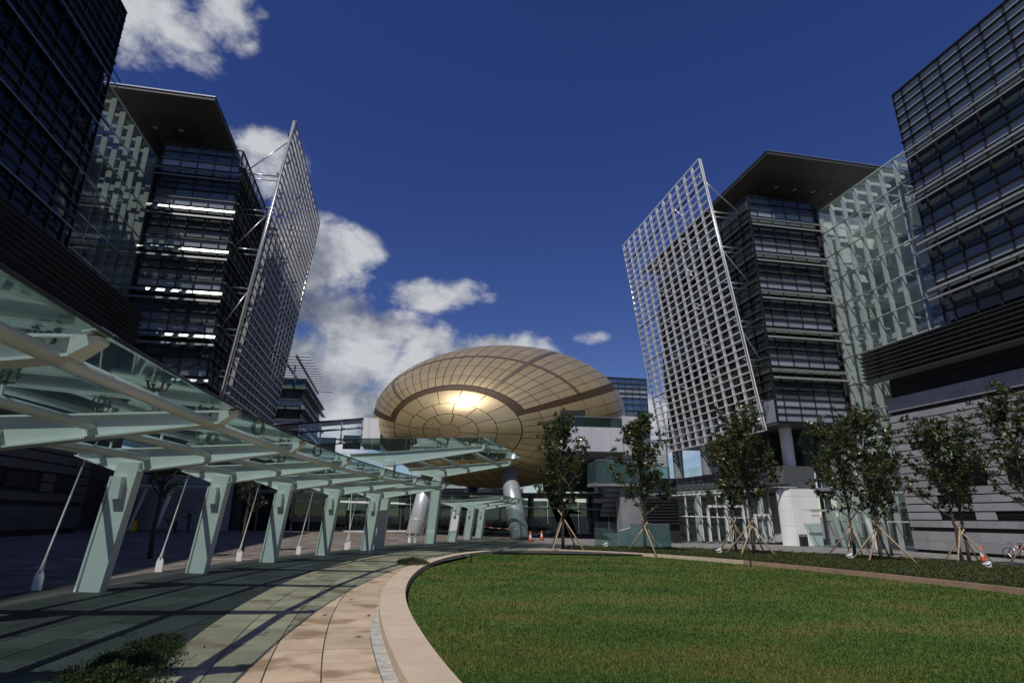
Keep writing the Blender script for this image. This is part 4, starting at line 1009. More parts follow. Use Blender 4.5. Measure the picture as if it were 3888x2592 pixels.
def tie(b, n, tg, s0, s1, z1, label):
    zg = gz(b.x)
    f = b + n*s0; f.z = gz(f.x); top = b + n*s1; top.z = z1
    t = empty('tie_rod', f, label, 'tie rod', 'tie rods behind the canopy columns')
    d = (top-f).normalized(); u = n
    # anchor plate: tag shape
    P = [(-.10, -.03), (.10, -.03), (.10, .26), (.05, .38), (-.05, .38), (-.10, .26)]
    a = [f + u*p + Vector((0, 0, q)) + tg*.015 for p, q in P]; c = [f + u*p + Vector((0, 0, q)) - tg*.015 for p, q in P]
    MB().add(a+c, [(0, 1, 2, 3, 4, 5), (11, 10, 9, 8, 7, 6)] + [(i, 6+i, 6+(i+1) % 6, (i+1) % 6) for i in range(6)]).build('anchor_plate', 'white_paint', t)
    st = f + Vector((0, 0, .33))
    MB().tube([st, st+d*.06, st+d*.34, top-d*.3, top], [.03, .045, .022, .018, .03], 8).build('rod', 'white_steel', t, True)
ORD = ['nearest', 'second', 'third', 'fourth', 'fifth']
def main_canopy():
    can = empty('glass_canopy', (*polar(0, 4.2), gz(-5)), 'long curved green glass canopy on leaning white columns beside the path', 'canopy', 'walkway canopies')
    ks = list(range(-3, 5)); zt = 2.42
    tubes = (.55, 1.85, 3.6); fr = {}
    for k in ks:
        b, n, tg = col_frame(4.2*k); fr[k] = (b, n, tg)
        support(can, b, n, tg, zt, 3.75, .95)
        if k >= 0:
            lab = {0: 'white tie rod nearest the camera, left of the first canopy column', 1: 'white tie rod left of the second canopy column', 2: 'white tie rod left of the third canopy column', 3: 'white tie rod left of the fourth canopy column', 4: 'white tie rod left of the fifth canopy column'}[k]
            tie(b, n, tg, -1.2, -.76, gz(b.x)+zt+.42, lab)
    def zgl(x): return gz(x) + zt + .77
    for k in ks[:-1]:
        (b, n, tg), (b2, n2, tg2) = fr[k], fr[k+1]
        for s in (-.42,) + tubes:
            lift = {-.42: .38, .55: .30, 1.85: .43, 3.6: .53}[s]
            p = b+n*s; q = b2+n2*s; p.z = gz(p.x)+zt+lift; q.z = gz(q.x)+zt+lift
            e = (q-p).normalized(); MB().tube([p+e*.04, q-e*.04], .075, 14).build('tube', 'white_steel', can, True)
            if s > 0:
                for f in (.5,):
                    c = p.lerp(q, f); link('spider_fitting', SPIDER, can, (c.x, c.y, zgl(c.x)-.27))
        for s in (-.3, 1.9, 3.5):
            c = b+n*s; link('spider_fitting', SPIDER, can, (c.x, c.y, zgl(c.x)-.27))
    # glass sheets, two per bay
    for j in range(-6, 9):
        for (s0, s1) in ((-1.32, 1.6), (1.6, 4.0)):
            dd = [2.1*j+.012, 2.1*j+1.05, 2.1*(j+1)-.012]
            q = [polar(s0+.01, d) for d in dd] + [polar(s1-.01, d) for d in dd[::-1]]
            cx, cy = polar((s0+s1)/2, 2.1*j+1.05)
            MB().prism(q, lambda x, y: zgl(x), lambda x, y: zgl(x)+.024).build('glass_sheet', 'canopy_glass', can, origin=(cx, cy, zgl(cx)))
    for j in range(-6, 9):
        p = [polar(4.01, 2.1*j+.02+i*.515) for i in range(5)]
        MB().tube([(x, y, zgl(x)+.012) for x, y in p], .018, 6).build('edge_trim', 'dark_steel', can, True)
main_canopy()
def box_canopy(name, label, bases, zt, tip, back, s0, s1, ext, nsheet, lean=.4, wdt=.3, dep=.55, tub=(.9, 2.6, 4.9), tie_labels=None, ds=1.0, gl=.8):
    can = empty('glass_canopy', (*bases[0], gz(bases[0][0])), label, 'canopy', 'walkway canopies')
    fr = []
    for i, (x, y) in enumerate(bases):
        b = Vector((x, y, 0)); n = Vector((CC[0]-x, CC[1]-y, 0)).normalized(); tg = Vector((-n.y, n.x, 0)); tg = tg if tg.y > 0 else -tg
        fr.append((b, n, tg)); support(can, b, n, tg, zt, tip, back, lean=lean, wdt=wdt, dep=dep, ds=ds)
        if tie_labels and i < len(tie_labels): tie(b, n, tg, -1.6, -back+.2, gz(x)+zt+.42*ds, tie_labels[i])
    zgl = lambda x: gz(x)+zt+gl
    for (b, n, tg), (b2, n2, tg2) in zip(fr[:-1], fr[1:]):
        for s in tub:
            p = b+n*s; q = b2+n2*s; lift = ds*(.3+.22*s/max(1, tip)); p.z = gz(p.x)+zt+lift; q.z = gz(q.x)+zt+lift
            MB().tube([p, q], .095, 14).build('tube', 'white_steel', can, True)
            for f in (.2, .5, .8): c = p.lerp(q, f); link('spider_fitting', SPIDER, can, (c.x, c.y, zgl(c.x)-.27))
    a, z = fr[0], fr[-1]
    P0 = a[0]-a[2]*ext; P1 = z[0]+z[2]*ext
    for j in range(nsheet):
        f0, f1 = j/nsheet, (j+1)/nsheet
        c0 = P0.lerp(P1, f0+.002); c1 = P0.lerp(P1, f1-.002); n0 = a[1].lerp(z[1], f0); n1 = a[1].lerp(z[1], f1)
        for (u, v) in ((s0, (s0+s1)/2), ((s0+s1)/2+.02, s1)):
            q = [c0+n0*u, c1+n1*u, c1+n1*v, c0+n0*v]
            MB().prism([(p.x, p.y) for p in q][::-1], lambda x, y: zgl(x), lambda x, y: zgl(x)+.024).build('glass_sheet', 'canopy_glass', can)
    for n_, b_ in ((a[1], P0), (z[1], P1)):
        p = b_+n_*s0; q = b_+n_*s1; MB().tube([(p.x, p.y, zgl(p.x)+.012), (q.x, q.y, zgl(q.x)+.012)], .018, 6).build('edge_trim', 'dark_steel', can)
    return can
box_canopy('glass_canopy', 'raised square green glass canopy on two tall white columns before the egg', [(-.42, 31.1), (2.81, 39.1)], 4.15, 5.5, 1.9, -2.4, 6.0, 1.0, 5,
           tie_labels=['tall white tie rod beside the second tall canopy column', 'white tie rod behind the tall canopy column nearest the egg'], ds=1.35, gl=1.25)
box_canopy('glass_canopy', 'low glass canopy on three white columns beside the right egg leg', [(4.63, 43.0), (6.32, 47.56), (7.94, 52.1)], 2.35, 4.0, 1.1, -1.3, 4.6, 1.0, 5, lean=.4, wdt=.28, tub=(1.9, 3.8))
tie(Vector((1.86+1.3, 40.05-.7, 0)), Vector((.87, -.49, 0)), Vector((.49, .87, 0)), -1.5, -.9, 2.8, 'short white tie rod standing right before the pale egg leg')

# ------------------------------------------------------------ terrace, stairs and glazed ground floor
def terrace():
    F = .985
    def tb(nm, d, c, m): box(t, nm, (d[0]*F, d[1], d[2]*F), (c[0]*F, 52*F+(c[1]-52), 1.65+(c[2]-1.65)*F), m)
    t = empty('terrace', (18.3, 51.2, 7.4), 'pale concrete terrace with dark green glass balustrade right of the egg', 'terrace')
    for i, (a, b) in enumerate(((15.4, 18.6), (18.6, 21.8))):
        tb('parapet_panel', (b-a-.015, .2, 2.3), ((a+b)/2, 52, 8.62), 'concrete_pale')
    tb('slab', (6.6, 9, .4), (18.6, 56.55, 7.66), 'concrete_grey')
    for (a, b) in ((8.35, 9.78), (9.8, 10.95)): tb('end_block', (1.65, 3.0, b-a-.015), (22.64, 53.35, (a+b)/2), 'concrete_pale')
    tb('end_wall', (1.5, 3.0, 1.1), (22.64, 53.4, 7.75), 'concrete_pale')
    for i in range(2): tb('balustrade_pane', (3.16, .04, .9), (17.0+i*3.2, 52.02, 10.25), 'green_dark_glass')
    tb('handrail', (6.4, .09, .06), (18.6, 52.0, 10.74), 'steel'); tb('inner_rail', (6.2, .05, .05), (18.6, 52.25, 10.42), 'steel')
    tb('support_wall', (5.6, .4, 3.4), (18.9, 60.5, 5.8), 'recess')
    s = empty('stair_tower', (21.5, 49.6, gz(21)), 'outdoor stair with teal glass balustrades on a grey concrete pier', 'stairs')
    # upper landing
    box(s, 'landing', (7.2, 2.4, .3), (21.7, 51.0, 4.35), 'concrete_grey')
    for i in range(4): box(s, 'balustrade_pane', (1.76, .04, 1.85 if i < 2 else 1.55), (19.02+i*1.8, 49.75, 5.45 if i < 2 else 5.2), 'teal_glass')
    box(s, 'balustrade_pane', (.04, 2.4, 1.85), (18.12, 50.9, 5.45), 'teal_glass')
    box(s, 'handrail', (2.8, .07, .07), (19.5, 49.72, 6.45), 'steel')
    for x in (18.2, 19.0, 20.8, 22.9, 25.2): box(s, 'baluster', (.06, .06, 2.1), (x, 49.85, 5.4), 'steel')
    for i in range(11): box(s, 'louvre', (2.2, .05, .08), (24.4, 50.3, 5.95+i*.15), 'white_steel')
    box(s, 'louvre_back', (2.2, .04, 1.7), (24.4, 50.5, 6.75), 'concrete_pale')
    box(s, 'balustrade_pane', (2.3, .04, .8), (24.4, 50.2, 8.0), 'clear_glass')
    box(s, 'handrail', (2.4, .06, .06), (24.4, 50.2, 8.42), 'steel')
    for x in (23.4, 25.4): box(s, 'post', (.12, .12, 4.2), (x, 50.2, 6.4), 'steel')
    box(s, 'pier', (2.1, 1.2, 5.0), (21.6, 50.9, 1.75), 'concrete_grey')
    # sloped underside with treads
    for i in range(12):
        z = 4.1-i*.22; box(s, 'tread', (1.5, .32, .2), (19.95+i*.035, 50.2+i*.26, z), 'concrete_grey' if i % 2 else 'fascia_grey')
    l = empty('louvre_box', (22.6, 47.5, gz(22)), 'dark horizontal louvre housing behind the ground-level glass balustrade', 'vent')
    for i in range(9): box(l, 'louvre', (3.0, .22, .12), (23.7, 48.4, 1.0+i*.26), 'dark_steel', rot=Matrix.Rotation(R(35), 3, 'X'))
    box(l, 'housing', (3.1, .5, 3.8), (23.7, 48.85, 1.4), 'recess'); box(l, 'glass_top', (3.0, .05, 1.3), (23.7, 48.5, 4.2), 'dark_glass')
    b = empty('glass_balustrade', (17, 37.4, gz(17)), 'low teal glass balustrade around the stair well behind the second tree', 'balustrade')
    zg = gz(17)
    for (a, c, zt) in ((15.1, 15.9, .83), (15.92, 17.4, 1.1), (17.42, 18.75, 1.02)):
        MB().add([(a, 37.6, zg-.1), (c, 37.5, zg-.1), (c, 37.5, zt), (a, 37.6, zt if a > 15.5 else .62), (a, 37.64, zg-.1), (c, 37.54, zg-.1), (c, 37.54, zt), (a, 37.64, zt if a > 15.5 else .62)],
                 [(0, 1, 2, 3), (7, 6, 5, 4), (0, 4, 5, 1), (1, 5, 6, 2), (2, 6, 7, 3), (3, 7, 4, 0)]).build('balustrade_pane', 'teal_glass', b)
        MB().tube([(a, 37.6, (zt if a > 15.5 else .62)+.04), (c, 37.52, zt+.04)], .035, 6).build('handrail', 'steel', b)
        box(b, 'baluster', (.05, .05, 1.4), (c-.1, 37.75, .35), 'steel')
    box(b, 'balustrade_pane', (.04, 4.5, 1.35), (18.78, 39.8, .25), 'teal_glass'); box(b, 'balustrade_pane', (.04, 4.5, 1.2), (15.05, 39.9, .2), 'teal_glass')
    for i in range(7): box(b, 'step', (3.5, .35, .18), (16.9, 38.4+i*.4, gz(17)-.05+i*.14), 'concrete_grey')
terrace()

def shopfront():
    t = empty('shopfront', (30, 50, gz(30)), 'glazed shopfront with pale green frames and saw-tooth pergola left of the white wall', 'building')
    y = 50.2; x0, x1 = 25.3, 35.6; zb = lambda x: gz(x)+.12; zt = lambda x: 3.68 + .058*(x-25.3)
    xs = [25.3, 26.9, 28.4, 30.0, 31.6, 33.2, 34.6, 35.6]
    for a, b in zip(xs[:-1], xs[1:]):
        for (p, q) in ((0, .52), (.54, .8), (.82, 1)):
            z = lambda x, f: zb(x) + (zt(x)-zb(x))*f
            MB().add([(a+.04, y, z(a, p)), (b-.04, y, z(b, p)), (b-.04, y, z(b, q)), (a+.04, y, z(a, q)), (a+.04, y+.03, z(a, p)), (b-.04, y+.03, z(b, p)), (b-.04, y+.03, z(b, q)), (a+.04, y+.03, z(a, q))],
                     [(0, 1, 2, 3), (7, 6, 5, 4), (0, 4, 5, 1), (1, 5, 6, 2), (2, 6, 7, 3), (3, 7, 4, 0)]).build('pane', 'clear_glass', t)
    for x in xs: box(t, 'post', (.1, .2, zt(x)-zb(x)), (x, y+.1, (zt(x)+zb(x))/2), 'interior_white')
    for x in (28.0, 31.0, 34.6): box(t, 'column', (.34, .5, zt(x)-zb(x)), (x+.3, y+.5, (zt(x)+zb(x))/2), 'interior_white')
    MB().tube([(x0, y-.05, 1.62), (x1, y-.05, 1.35)], .05, 8).build('rail', 'white_steel', t, True)
    MB().tube([(x0, y-.05, zt(x0)-.3), (x1, y-.05, zt(x1)-.3)], .05, 8).build('rail', 'white_steel', t, True)
    # doors
    for (a, b, h) in ((29.0, 32.6, 3.0), (33.8, 35.2, 2.35)):
        z = zb(a); d = empty('x', (0, 0, 0)); bpy.data.objects.remove(d)
        for xx in ((a, (a+b)/2, b) if b-a > 2 else (a, b)): box(t, 'door_frame', (.16, .25, h), (xx, y-.12, z+h/2), 'white_paint')
        box(t, 'door_frame', (b-a+.16, .25, .2), ((a+b)/2, y-.12, z+h+.1), 'white_paint')
    # room behind
    box(t, 'floor', (11.5, 7, .1), (31, y+3.6, gz(31)+.05), 'concrete_grey')
    box(t, 'room_back', (11.5, .2, 5.2), (31, y+6.8, 1.9), 'interior_dim'); box(t, 'room_wall', (.2, 6.6, 5.2), (36.6, y+3.4, 1.9), 'interior_white')
    for (a, w) in ((27, 1.6), (30.2, 2.4), (33.5, 1.8)): box(t, 'opening', (w, .1, 3.2), (a, y+3.0, .9), 'interior_dark')
    box(t, 'ceiling', (11.4, 6.4, .2), (30.9, y+3.5, 3.5), 'interior_dim')
    # pergola of tilted blades
    p = empty('pergola', (30, 48.6, 3.8), 'row of dark saw-tooth pergola blades above the shopfront', 'pergola')
    for i in range(22):
        x = 24.4 + i*.52
        MB().add([(x, 47.4, zt(x)+.12), (x+.05, 47.4, zt(x)+.12), (x+.30, 50.3, zt(x)+.5), (x+.25, 50.3, zt(x)+.5), (x, 47.4, zt(x)+.3), (x+.05, 47.4, zt(x)+.3), (x+.3, 50.3, zt(x)+.72), (x+.25, 50.3, zt(x)+.72)],
                 [(3, 2, 1, 0), (4, 5, 6, 7), (0, 1, 5, 4), (1, 2, 6, 5), (2, 3, 7, 6), (3, 0, 4, 7)]).build('blade', 'shade_metal', p)
    for yy in (47.5, 50.2): MB().tube([(24.3, yy, zt(24.3)+.1+(yy-47.5)*.13), (36.0, yy, zt(36)+.1+(yy-47.5)*.13)], .08, 6).build('rail', 'dark_steel', p)
shopfront()

def ground_floor_glass():
    t = empty('glass_pavilion', (6, 62.5, 0), 'long dark glazed ground floor hall under and behind the egg', 'building')
    y = 62.6; x0 = -9.2
    n = 21; w = 1.75
    for i in range(n):
        x = x0+i*w
        for (a, b) in ((0, 2.9), (2.95, 3.6)):
            box(t, 'pane', (w-.05, .04, b-a-.04), (x+w/2, y, gz(x)+(a+b)/2), 'dark_glass')
        if i % 2 == 0: box(t, 'mullion', (.14, .3, 4.0), (x, y+.1, gz(x)+2.0), 'grey_steel')
    MB().tube([(x0, y-.2, 2.85+.2), (x0+n*w, y-.2, 2.2)], .09, 8).build('rail', 'white_steel', t, True)
    box(t, 'sill', (12.5, .3, .16), (-3.2, y-.15, gz(-3)+.05), 'white_paint'); box(t, 'roof', (n*w+.4, 9, .35), (x0+n*w/2, y+4.2, 3.85), 'fascia_grey')
    for i in range(5): MB().lathe([(.35, -.8), (.35, 3.8)], (-6+i*7.5, y+5.5, 0), 14).build('column', 'concrete_grey', t, True)
    # garden seen through the glass
    for i, (x, yy, r, h) in enumerate([(-6, 78, 2.6, 1.5), (-1.5, 80, 3.0, 1.7), (3, 77, 2.2, 1.2), (8, 82, 3.2, 1.8), (14, 79, 2.8, 1.5), (20, 83, 3.2, 1.8)]):
        s = empty('garden_shrub', (x, yy, gz(x)), ['leftmost', 'second from left', 'third from left', 'third from right', 'second from right', 'rightmost'][i] + ' green garden shrub seen through the dark glass hall', 'shrub', 'garden shrubs behind the glass hall')
        m = 1500; q = rng.normal(0, 1, (m, 3)); q /= np.linalg.norm(q, axis=1)[:, None]; rr = rng.random((m, 1))**.4
        P = q*rr*np.array([r, r*.7, h]); P[:, 2] = np.abs(P[:, 2]) + gz(x); P[:, 0] += x; P[:, 1] += yy
        me = scatter_leaves('foliage', P, .3, ['far_leaf', 'leaf_olive'], [.75, .25], .4)
        link('foliage', me, s)
        for v in (0,): MB().tube([(x, yy, gz(x)-.1), (x+.1, yy, gz(x)+h*.6)], [.08, .03], 5).build('stem', 'bark', s)
    f = empty('picture_frame_wall', (-3.4, 70, 0), 'white square garden portal seen through the glass behind the third column', 'garden wall')
    for (cx, cz, dx, dz) in ((-3.4, 2.05, 2.6, .4), (-3.4, .25, 2.6, .4), (-4.5, 1.15, .4, 1.4), (-2.3, 1.15, .4, 1.4)): box(f, 'frame_member', (dx, .3, dz), (cx, 70, cz), 'white_paint')
    u = empty('parasol', (20.6, 66.5, gz(20)), 'open white parasol seen through the dark glass below the terrace', 'parasol')
    MB().tube([(20.6, 66.5, gz(20)), (20.6, 66.5, 2.3)], .04, 6).build('pole', 'white_steel', u)
    vs = [(20.6, 66.5, 2.45)] + [(20.6+1.9*math.cos(R(45*k)), 66.5+1.9*math.sin(R(45*k)), 1.85) for k in range(8)]
    MB().add(vs, [(0, 1+k, 1+(k+1) % 8) for k in range(8)]).build('shade', 'white_paint', u)
ground_floor_glass()

def bridge_left():
    t = empty('glass_bridge', (-6, 66, 9.5), 'enclosed glass footbridge running from the left towers to the egg', 'bridge')
    y = 66; x0, x1 = -14.5, -3.4
    zt = lambda x: 12.1 + .117*(x+3.5); zb = lambda x: zt(x)-2.55
    n = 5; w = (x1-x0)/n
    for i in range(n):
        a, b = x0+i*w, x0+(i+1)*w
        MB().add([(a+.05, y, zb(a)), (b-.05, y, zb(b)), (b-.05, y, zt(b)), (a+.05, y, zt(a)), (a+.05, y+.03, zb(a)), (b-.05, y+.03, zb(b)), (b-.05, y+.03, zt(b)), (a+.05, y+.03, zt(a))],
                 [(0, 1, 2, 3), (7, 6, 5, 4), (0, 4, 5, 1), (1, 5, 6, 2), (2, 6, 7, 3), (3, 7, 4, 0)]).build('pane', 'clear_glass', t)
        box(t, 'post', (.16, .25, 2.6), (b, y+.2, (zt(b)+zb(b))/2), 'white_steel')
    for f, r, m in ((zt, .1, 'dark_steel'), (lambda x: zt(x)-1.0, .12, 'grey_steel'), (zb, .12, 'grey_steel')):
        MB().tube([(x0, y+.05, f(x0)), (x1+.1, y+.05, f(x1))], r, 6).build('rail', m, t)
    MB().add([(x0, y+.3, zt(x0)), (x1, y+.3, zt(x1)), (x1, y+3.5, zt(x1)), (x0, y+3.5, zt(x0)), (x0, y+.3, zt(x0)+.15), (x1, y+.3, zt(x1)+.15), (x1, y+3.5, zt(x1)+.15), (x0, y+3.5, zt(x0)+.15)],
             [(3, 2, 1, 0), (4, 5, 6, 7), (0, 1, 5, 4), (1, 2, 6, 5), (2, 3, 7, 6), (3, 0, 4, 7)]).build('roof', 'grey_steel', t)
    for i in range(4): box(t, 'back_wall', (2.0, .1, 1.6), (-13+i*2.8, y+3.3, zb(-13+i*2.8)+.4), 'concrete_grey')
    box(t, 'white_panel', (.65, 5.5, 2.64), (-2.68, 62.7, 9.92), 'wall_white'); box(t, 'white_panel', (1.1, 5.5, 2.64), (-1.79, 62.7, 9.92), 'wall_white')
bridge_left()

def far_buildings():
    t = empty('distant_building', (-17, 110, 0), 'distant glass office block with louvred roof trellis right of the left lattice', 'building')
    xc, yf = -16.9, 110
    Ts = [25.9, 22.0, 18.1]
    for k, T in enumerate([26.0, 22.2, 18.4, 14.6]):
        for i in range(5):
            a = xc-1.5*(i+1)
            box(t, 'pane', (1.46, .06, 1.15), (a+.75, yf, T-.6), 'glass_blue' if k == 0 else 'glass_far'); box(t, 'pane', (1.46, .06, .55), (a+.75, yf, T-1.5), 'glass_green'); box(t, 'pane', (1.46, .06, 1.7), (a+.75, yf+.3, T-2.75), 'glass_vision')
        for j in range(16):
            yy = yf+1.0+j*2
            box(t, 'pane', (.06, 1.96, 1.6), (xc, yy, T-.8), 'glass_blue'); box(t, 'pane', (.06, 1.96, 2.0), (xc-.5, yy, T-2.7), 'glass_vision')
        box(t, 'ledge', (8.4, .5, .14), (xc-3.9, yf-.15, T), 'steel'); box(t, 'ledge', (.7, 33, .14), (xc+.2, yf+16, T), 'grey_steel'); box(t, 'ledge', (8.4, .6, .1), (xc-3.9, yf-.3, T-1.85), 'grey_steel'); box(t, 'ledge', (.9, 33, .1), (xc+.4, yf+16, T-1.8), 'grey_steel')
    box(t, 'core', (9, 32, 26), (xc-5.2, yf+17, 12.6), 'interior_dark')
    for i in range(15):
        y = yf-4+i*2.2; box(t, 'roof_louvre', (9.5, .9, .28), (xc-3.6+i*.10, y, 29.4), 'concrete_pale', rot=Matrix.Rotation(R(20), 3, 'X'))
    for i in range(3): box(t, 'roof_beam', (.3, 34, .4), (xc-6+i*2.6, yf+11, 29.0), 'grey_steel')
    for (x, y) in ((xc-2, yf+1), (xc-6, yf+1), (xc-2, yf+20)): box(t, 'roof_post', (.3, .3, 3.2), (x, y, 27.4), 'steel')
    f = empty('distant_building', (43, 100, 0), 'distant blue glass office block behind the right end of the egg', 'building')
    x0, x1, yf = 38.5, 47.4, 100
    z = 26.9; k = 0
    for h, m in [(1.0, 'glass_blue'), (.9, 'glass_teal'), (1.0, 'glass_spandrel'), (.9, 'glass_spandrel'), (1.2, 'glass_blue'), (1.2, 'glass_blue'), (1.0, 'glass_teal'), (1.0, 'glass_green'), (1.3, 'glass_vision'), (1.4, 'glass_blue'), (1.2, 'glass_teal'), (1.0, 'glass_vision'), (1.1, 'glass_teal'), (1.0, 'glass_vision'), (1.0, 'glass_green')]:
        for i in range(6): box(f, 'pane', (1.44, .06, h-.08), (x0+.74+i*1.48, yf, z-h/2), m)
        box(f, 'transom', (x1-x0+(.8 if k in (8, 9, 11, 13) else 0), .3, .1), ((x0+x1)/2+(.3 if k in (8, 9, 11, 13) else 0), yf-.1, z), 'grey_steel'); z -= h; k += 1
    for i in range(7): box(f, 'mullion', (.1, .2, 26.9-z), (x0+i*1.48, yf-.06, (26.9+z)/2), 'grey_steel')
    box(f, 'core', (8.8, 12, 26), ((x0+x1)/2, yf+6.3, 13.6), 'interior_dark'); box(f, 'roof_box', (4, 4, .8), (41.5, yf+5, 27.2), 'concrete_grey')
    MB().tube([(40.0, yf+1, 26.5), (40.0, yf+1, 29.4)], .06, 5).build('mast', 'steel', f)
    g = empty('distant_building', (18, 130, 0), 'low pale distant block seen below the egg between its legs', 'building')
    for j in range(3):
        for i in range(14): box(g, 'pane', (1.7, .1, 1.3), (4+i*1.8, 130, 9.2-j*2.4), 'glass_teal')
        box(g, 'ledge', (27, .6, .3), (16.5, 129.7, 10.1-j*2.4), 'concrete_pale')
    box(g, 'core', (26.6, 10, 9.6), (16.5, 135.2, 5), 'concrete_pale')
far_buildings()

def left_ground_floor():
    t = empty('entrance_podium', (-17, 57, gz(-17)), 'shaded white podium wall and glass doors below the left far tower', 'building')
    for i in range(6):
        for (a, b) in ((.3, 1.9), (1.9, 3.6), (3.6, 5.2)): box(t, 'wall_panel', (1.48, .12, b-a-.012), (-22.3+i*1.5, 58.2, (a+b)/2), 'wall_shaded')
    box(t, 'side_wall', (.4, 12.4, 13), (-24.2, 52.1, 6.5), 'granite_shaded'); box(t, 'side_wall', (20, .4, 13), (-34.4, 58.3, 6.5), 'granite_shaded')
    box(t, 'fascia', (14, 6, 1.7), (-17.5, 60.8, 6.3), 'fascia_grey'); box(t, 'core', (14, 12, 5.2), (-20.5, 66, 2.4), 'interior_dark')
    for i in range(5):
        x = -13.0+i*1.6
        box(t, 'door_pane', (1.5, .05, 3.4), (x, 60.5, 2.0), 'dark_glass'); box(t, 'door_frame', (.12, .2, 3.6), (x-.8, 60.4, 2.1), 'grey_steel')
    box(t, 'door_head', (8.2, .3, .3), (-9.9, 60.4, 3.9), 'grey_steel'); box(t, 'glass_over', (8.2, .05, 1.6), (-9.9, 60.5, 4.9), 'dark_glass')
    box(t, 'lobby', (9, .3, 6), (-10, 66, 2.8), 'interior_dark')
    c = empty('door_canopy', (-18.5, 54.5, 3.4), 'shaded glass door canopy on slanted legs at the left entrance', 'canopy')
    MB().prism([(-22.5, 51.5), (-14, 51.5), (-14, 56.5), (-22.5, 56.5)], 4.05, 4.1).build('glass_sheet', 'canopy_glass', c)
    for y, x in ((52.2, -20.6), (52.2, -17.4), (55.6, -20.6)):
        MB().tube([(x-.6, y, gz(x)), (x+.2, y, 3.9)], [.12, .2], 4).build('leg', 'white_steel', c)
        MB().tube([(x-1.5, y, 3.9), (x+3.4, y, 3.95)], .1, 8).build('arm', 'white_steel', c)
left_ground_floor()

# ------------------------------------------------------------ trees
def tree(name, label, base, h, cr, cb, seed, nclus=110, leaf=.2, group=None, rust=.09, lean=(0, 0), trunks=1, dark=False, width=1.0):
    """young magnolia: slim trunk, rising limbs, leaf rosettes"""
    r = random.Random(seed); x, y = base; z0 = gz(x)
    t = empty(name, (x, y, z0), label, 'tree', group)
    limb = MB(); tips = []
    for k in range(trunks):
        ox = (k-(trunks-1)/2)*.42; 
        pts = [Vector((x+ox, y, z0-.05))]; nseg = 7
        for i in range(1, nseg+1):
            f = i/nseg; pts.append(Vector((x+ox*(1+f) + lean[0]*f + r.uniform(-.05, .05), y + lean[1]*f + r.uniform(-.05, .05), z0 + h*.92*f)))
        limb.tube(pts, [(.10 if h > 7.1 else .085)*(1-.85*i/nseg)+.01 for i in range(nseg+1)], 7)
        nb = int(22/trunks**.5)
        for b in range(nb):
            f = cb/h + (.93-cb/h)*(b+.5)/nb; i = min(int(f/.92*nseg), nseg-1); p = pts[i].lerp(pts[i+1], min(1, f/.92*nseg - i))
            az = b*2.4 + r.uniform(-.5, .5); fr = (f-cb/h)/(1-cb/h)
            L = cr*(.55+.75*math.sin(math.pi*min(1, fr*.8+.22)))*r.uniform(.7, 1.15); el = R(r.uniform(22, 50)) + fr*.45
            d = Vector((math.cos(az)*math.cos(el)*width, math.sin(az)*math.cos(el), math.sin(el)))
            q = [p]; n = 4
            for s in range(1, n+1):
                d2 = (d + Vector((0, 0, .10*s))).normalized(); q.append(q[-1] + d2*L/n + Vector((r.uniform(-.05, .05), r.uniform(-.05, .05), r.uniform(-.03, .05))))
            limb.tube(q, [.032*(1-.75*s/n)+.004 for s in range(n+1)], 5, cap=False)
            tips += [q[-1], q[-2].lerp(q[-1], .4), q[-2]]
            for s in range(1, n+1):
                for w in range(r.choice((1, 2, 2))):
                    a2 = r.uniform(0, 6.28); e2 = r.uniform(.2, 1.1); dd = Vector((math.cos(a2)*math.cos(e2), math.sin(a2)*math.cos(e2), math.sin(e2)))*r.uniform(.25, .6)*(cr/1.4)**.5
                    e = q[s] + dd; limb.tube([q[s], q[s].lerp(e, .5)+Vector((0, 0, .02)), e], [.011, .008, .004], 4, cap=False); tips.append(e)
        tips.append(pts[-1]); 
        for w in range(4):
            e = pts[-1] + Vector((r.uniform(-.25, .25), r.uniform(-.25, .25), r.uniform(.1, h*.09))); limb.tube([pts[-1], e], [.01, .004], 4, cap=False); tips.append(e)
    limb.build('trunk', 'bark_dark' if dark else 'bark', t, True)
    r.shuffle(tips); tips = tips[:int(nclus*2.0)]
    P = []; Nn = []
    for c in tips:
        m = r.randint(13, 21)
        for _ in range(m):
            a = r.uniform(0, 6.28); e = r.uniform(-.25, 1.2); dv = Vector((math.cos(a)*math.cos(e), math.sin(a)*math.cos(e), math.sin(e)))
            P.append(c + dv*.03 + Vector((0, 0, -r.uniform(0, .16)))); Nn.append(dv*1.4)
    me = scatter_leaves('crown', np.array(P), leaf, ['leaf_green', 'leaf_olive', 'leaf_rust'], [.76-rust, .24, rust], .25, np.array(Nn), .36)
    link('crown', me, t)
    return t
def stakes(label, base, hz, spread, seed, n=4):
    r = random.Random(seed); x, y = base; z0 = gz(x)
    s = empty('tree_stakes', (x, y, z0), label, 'tree stakes', 'wooden stakes propping the young trees')
    for k in range(n):
        a = 2*math.pi*k/n + r.uniform(.1, .9); sp = spread*r.uniform(.8, 1.35); p = Vector((x+sp*math.cos(a), y+sp*math.sin(a), 0)); p.z = gz(p.x)-.05
        ov = r.uniform(.08, .3); q = Vector((x-ov*math.cos(a), y-ov*math.sin(a), z0+hz+r.uniform(-.15, .35)))
        MB().tube([p, p.lerp(q, .5)+Vector((r.uniform(-.02, .02), 0, 0)), q], [.045, .04, .035], 7).build('stake', 'stake_wood', s, True)
TG = 'young magnolia trees on the planting bed'
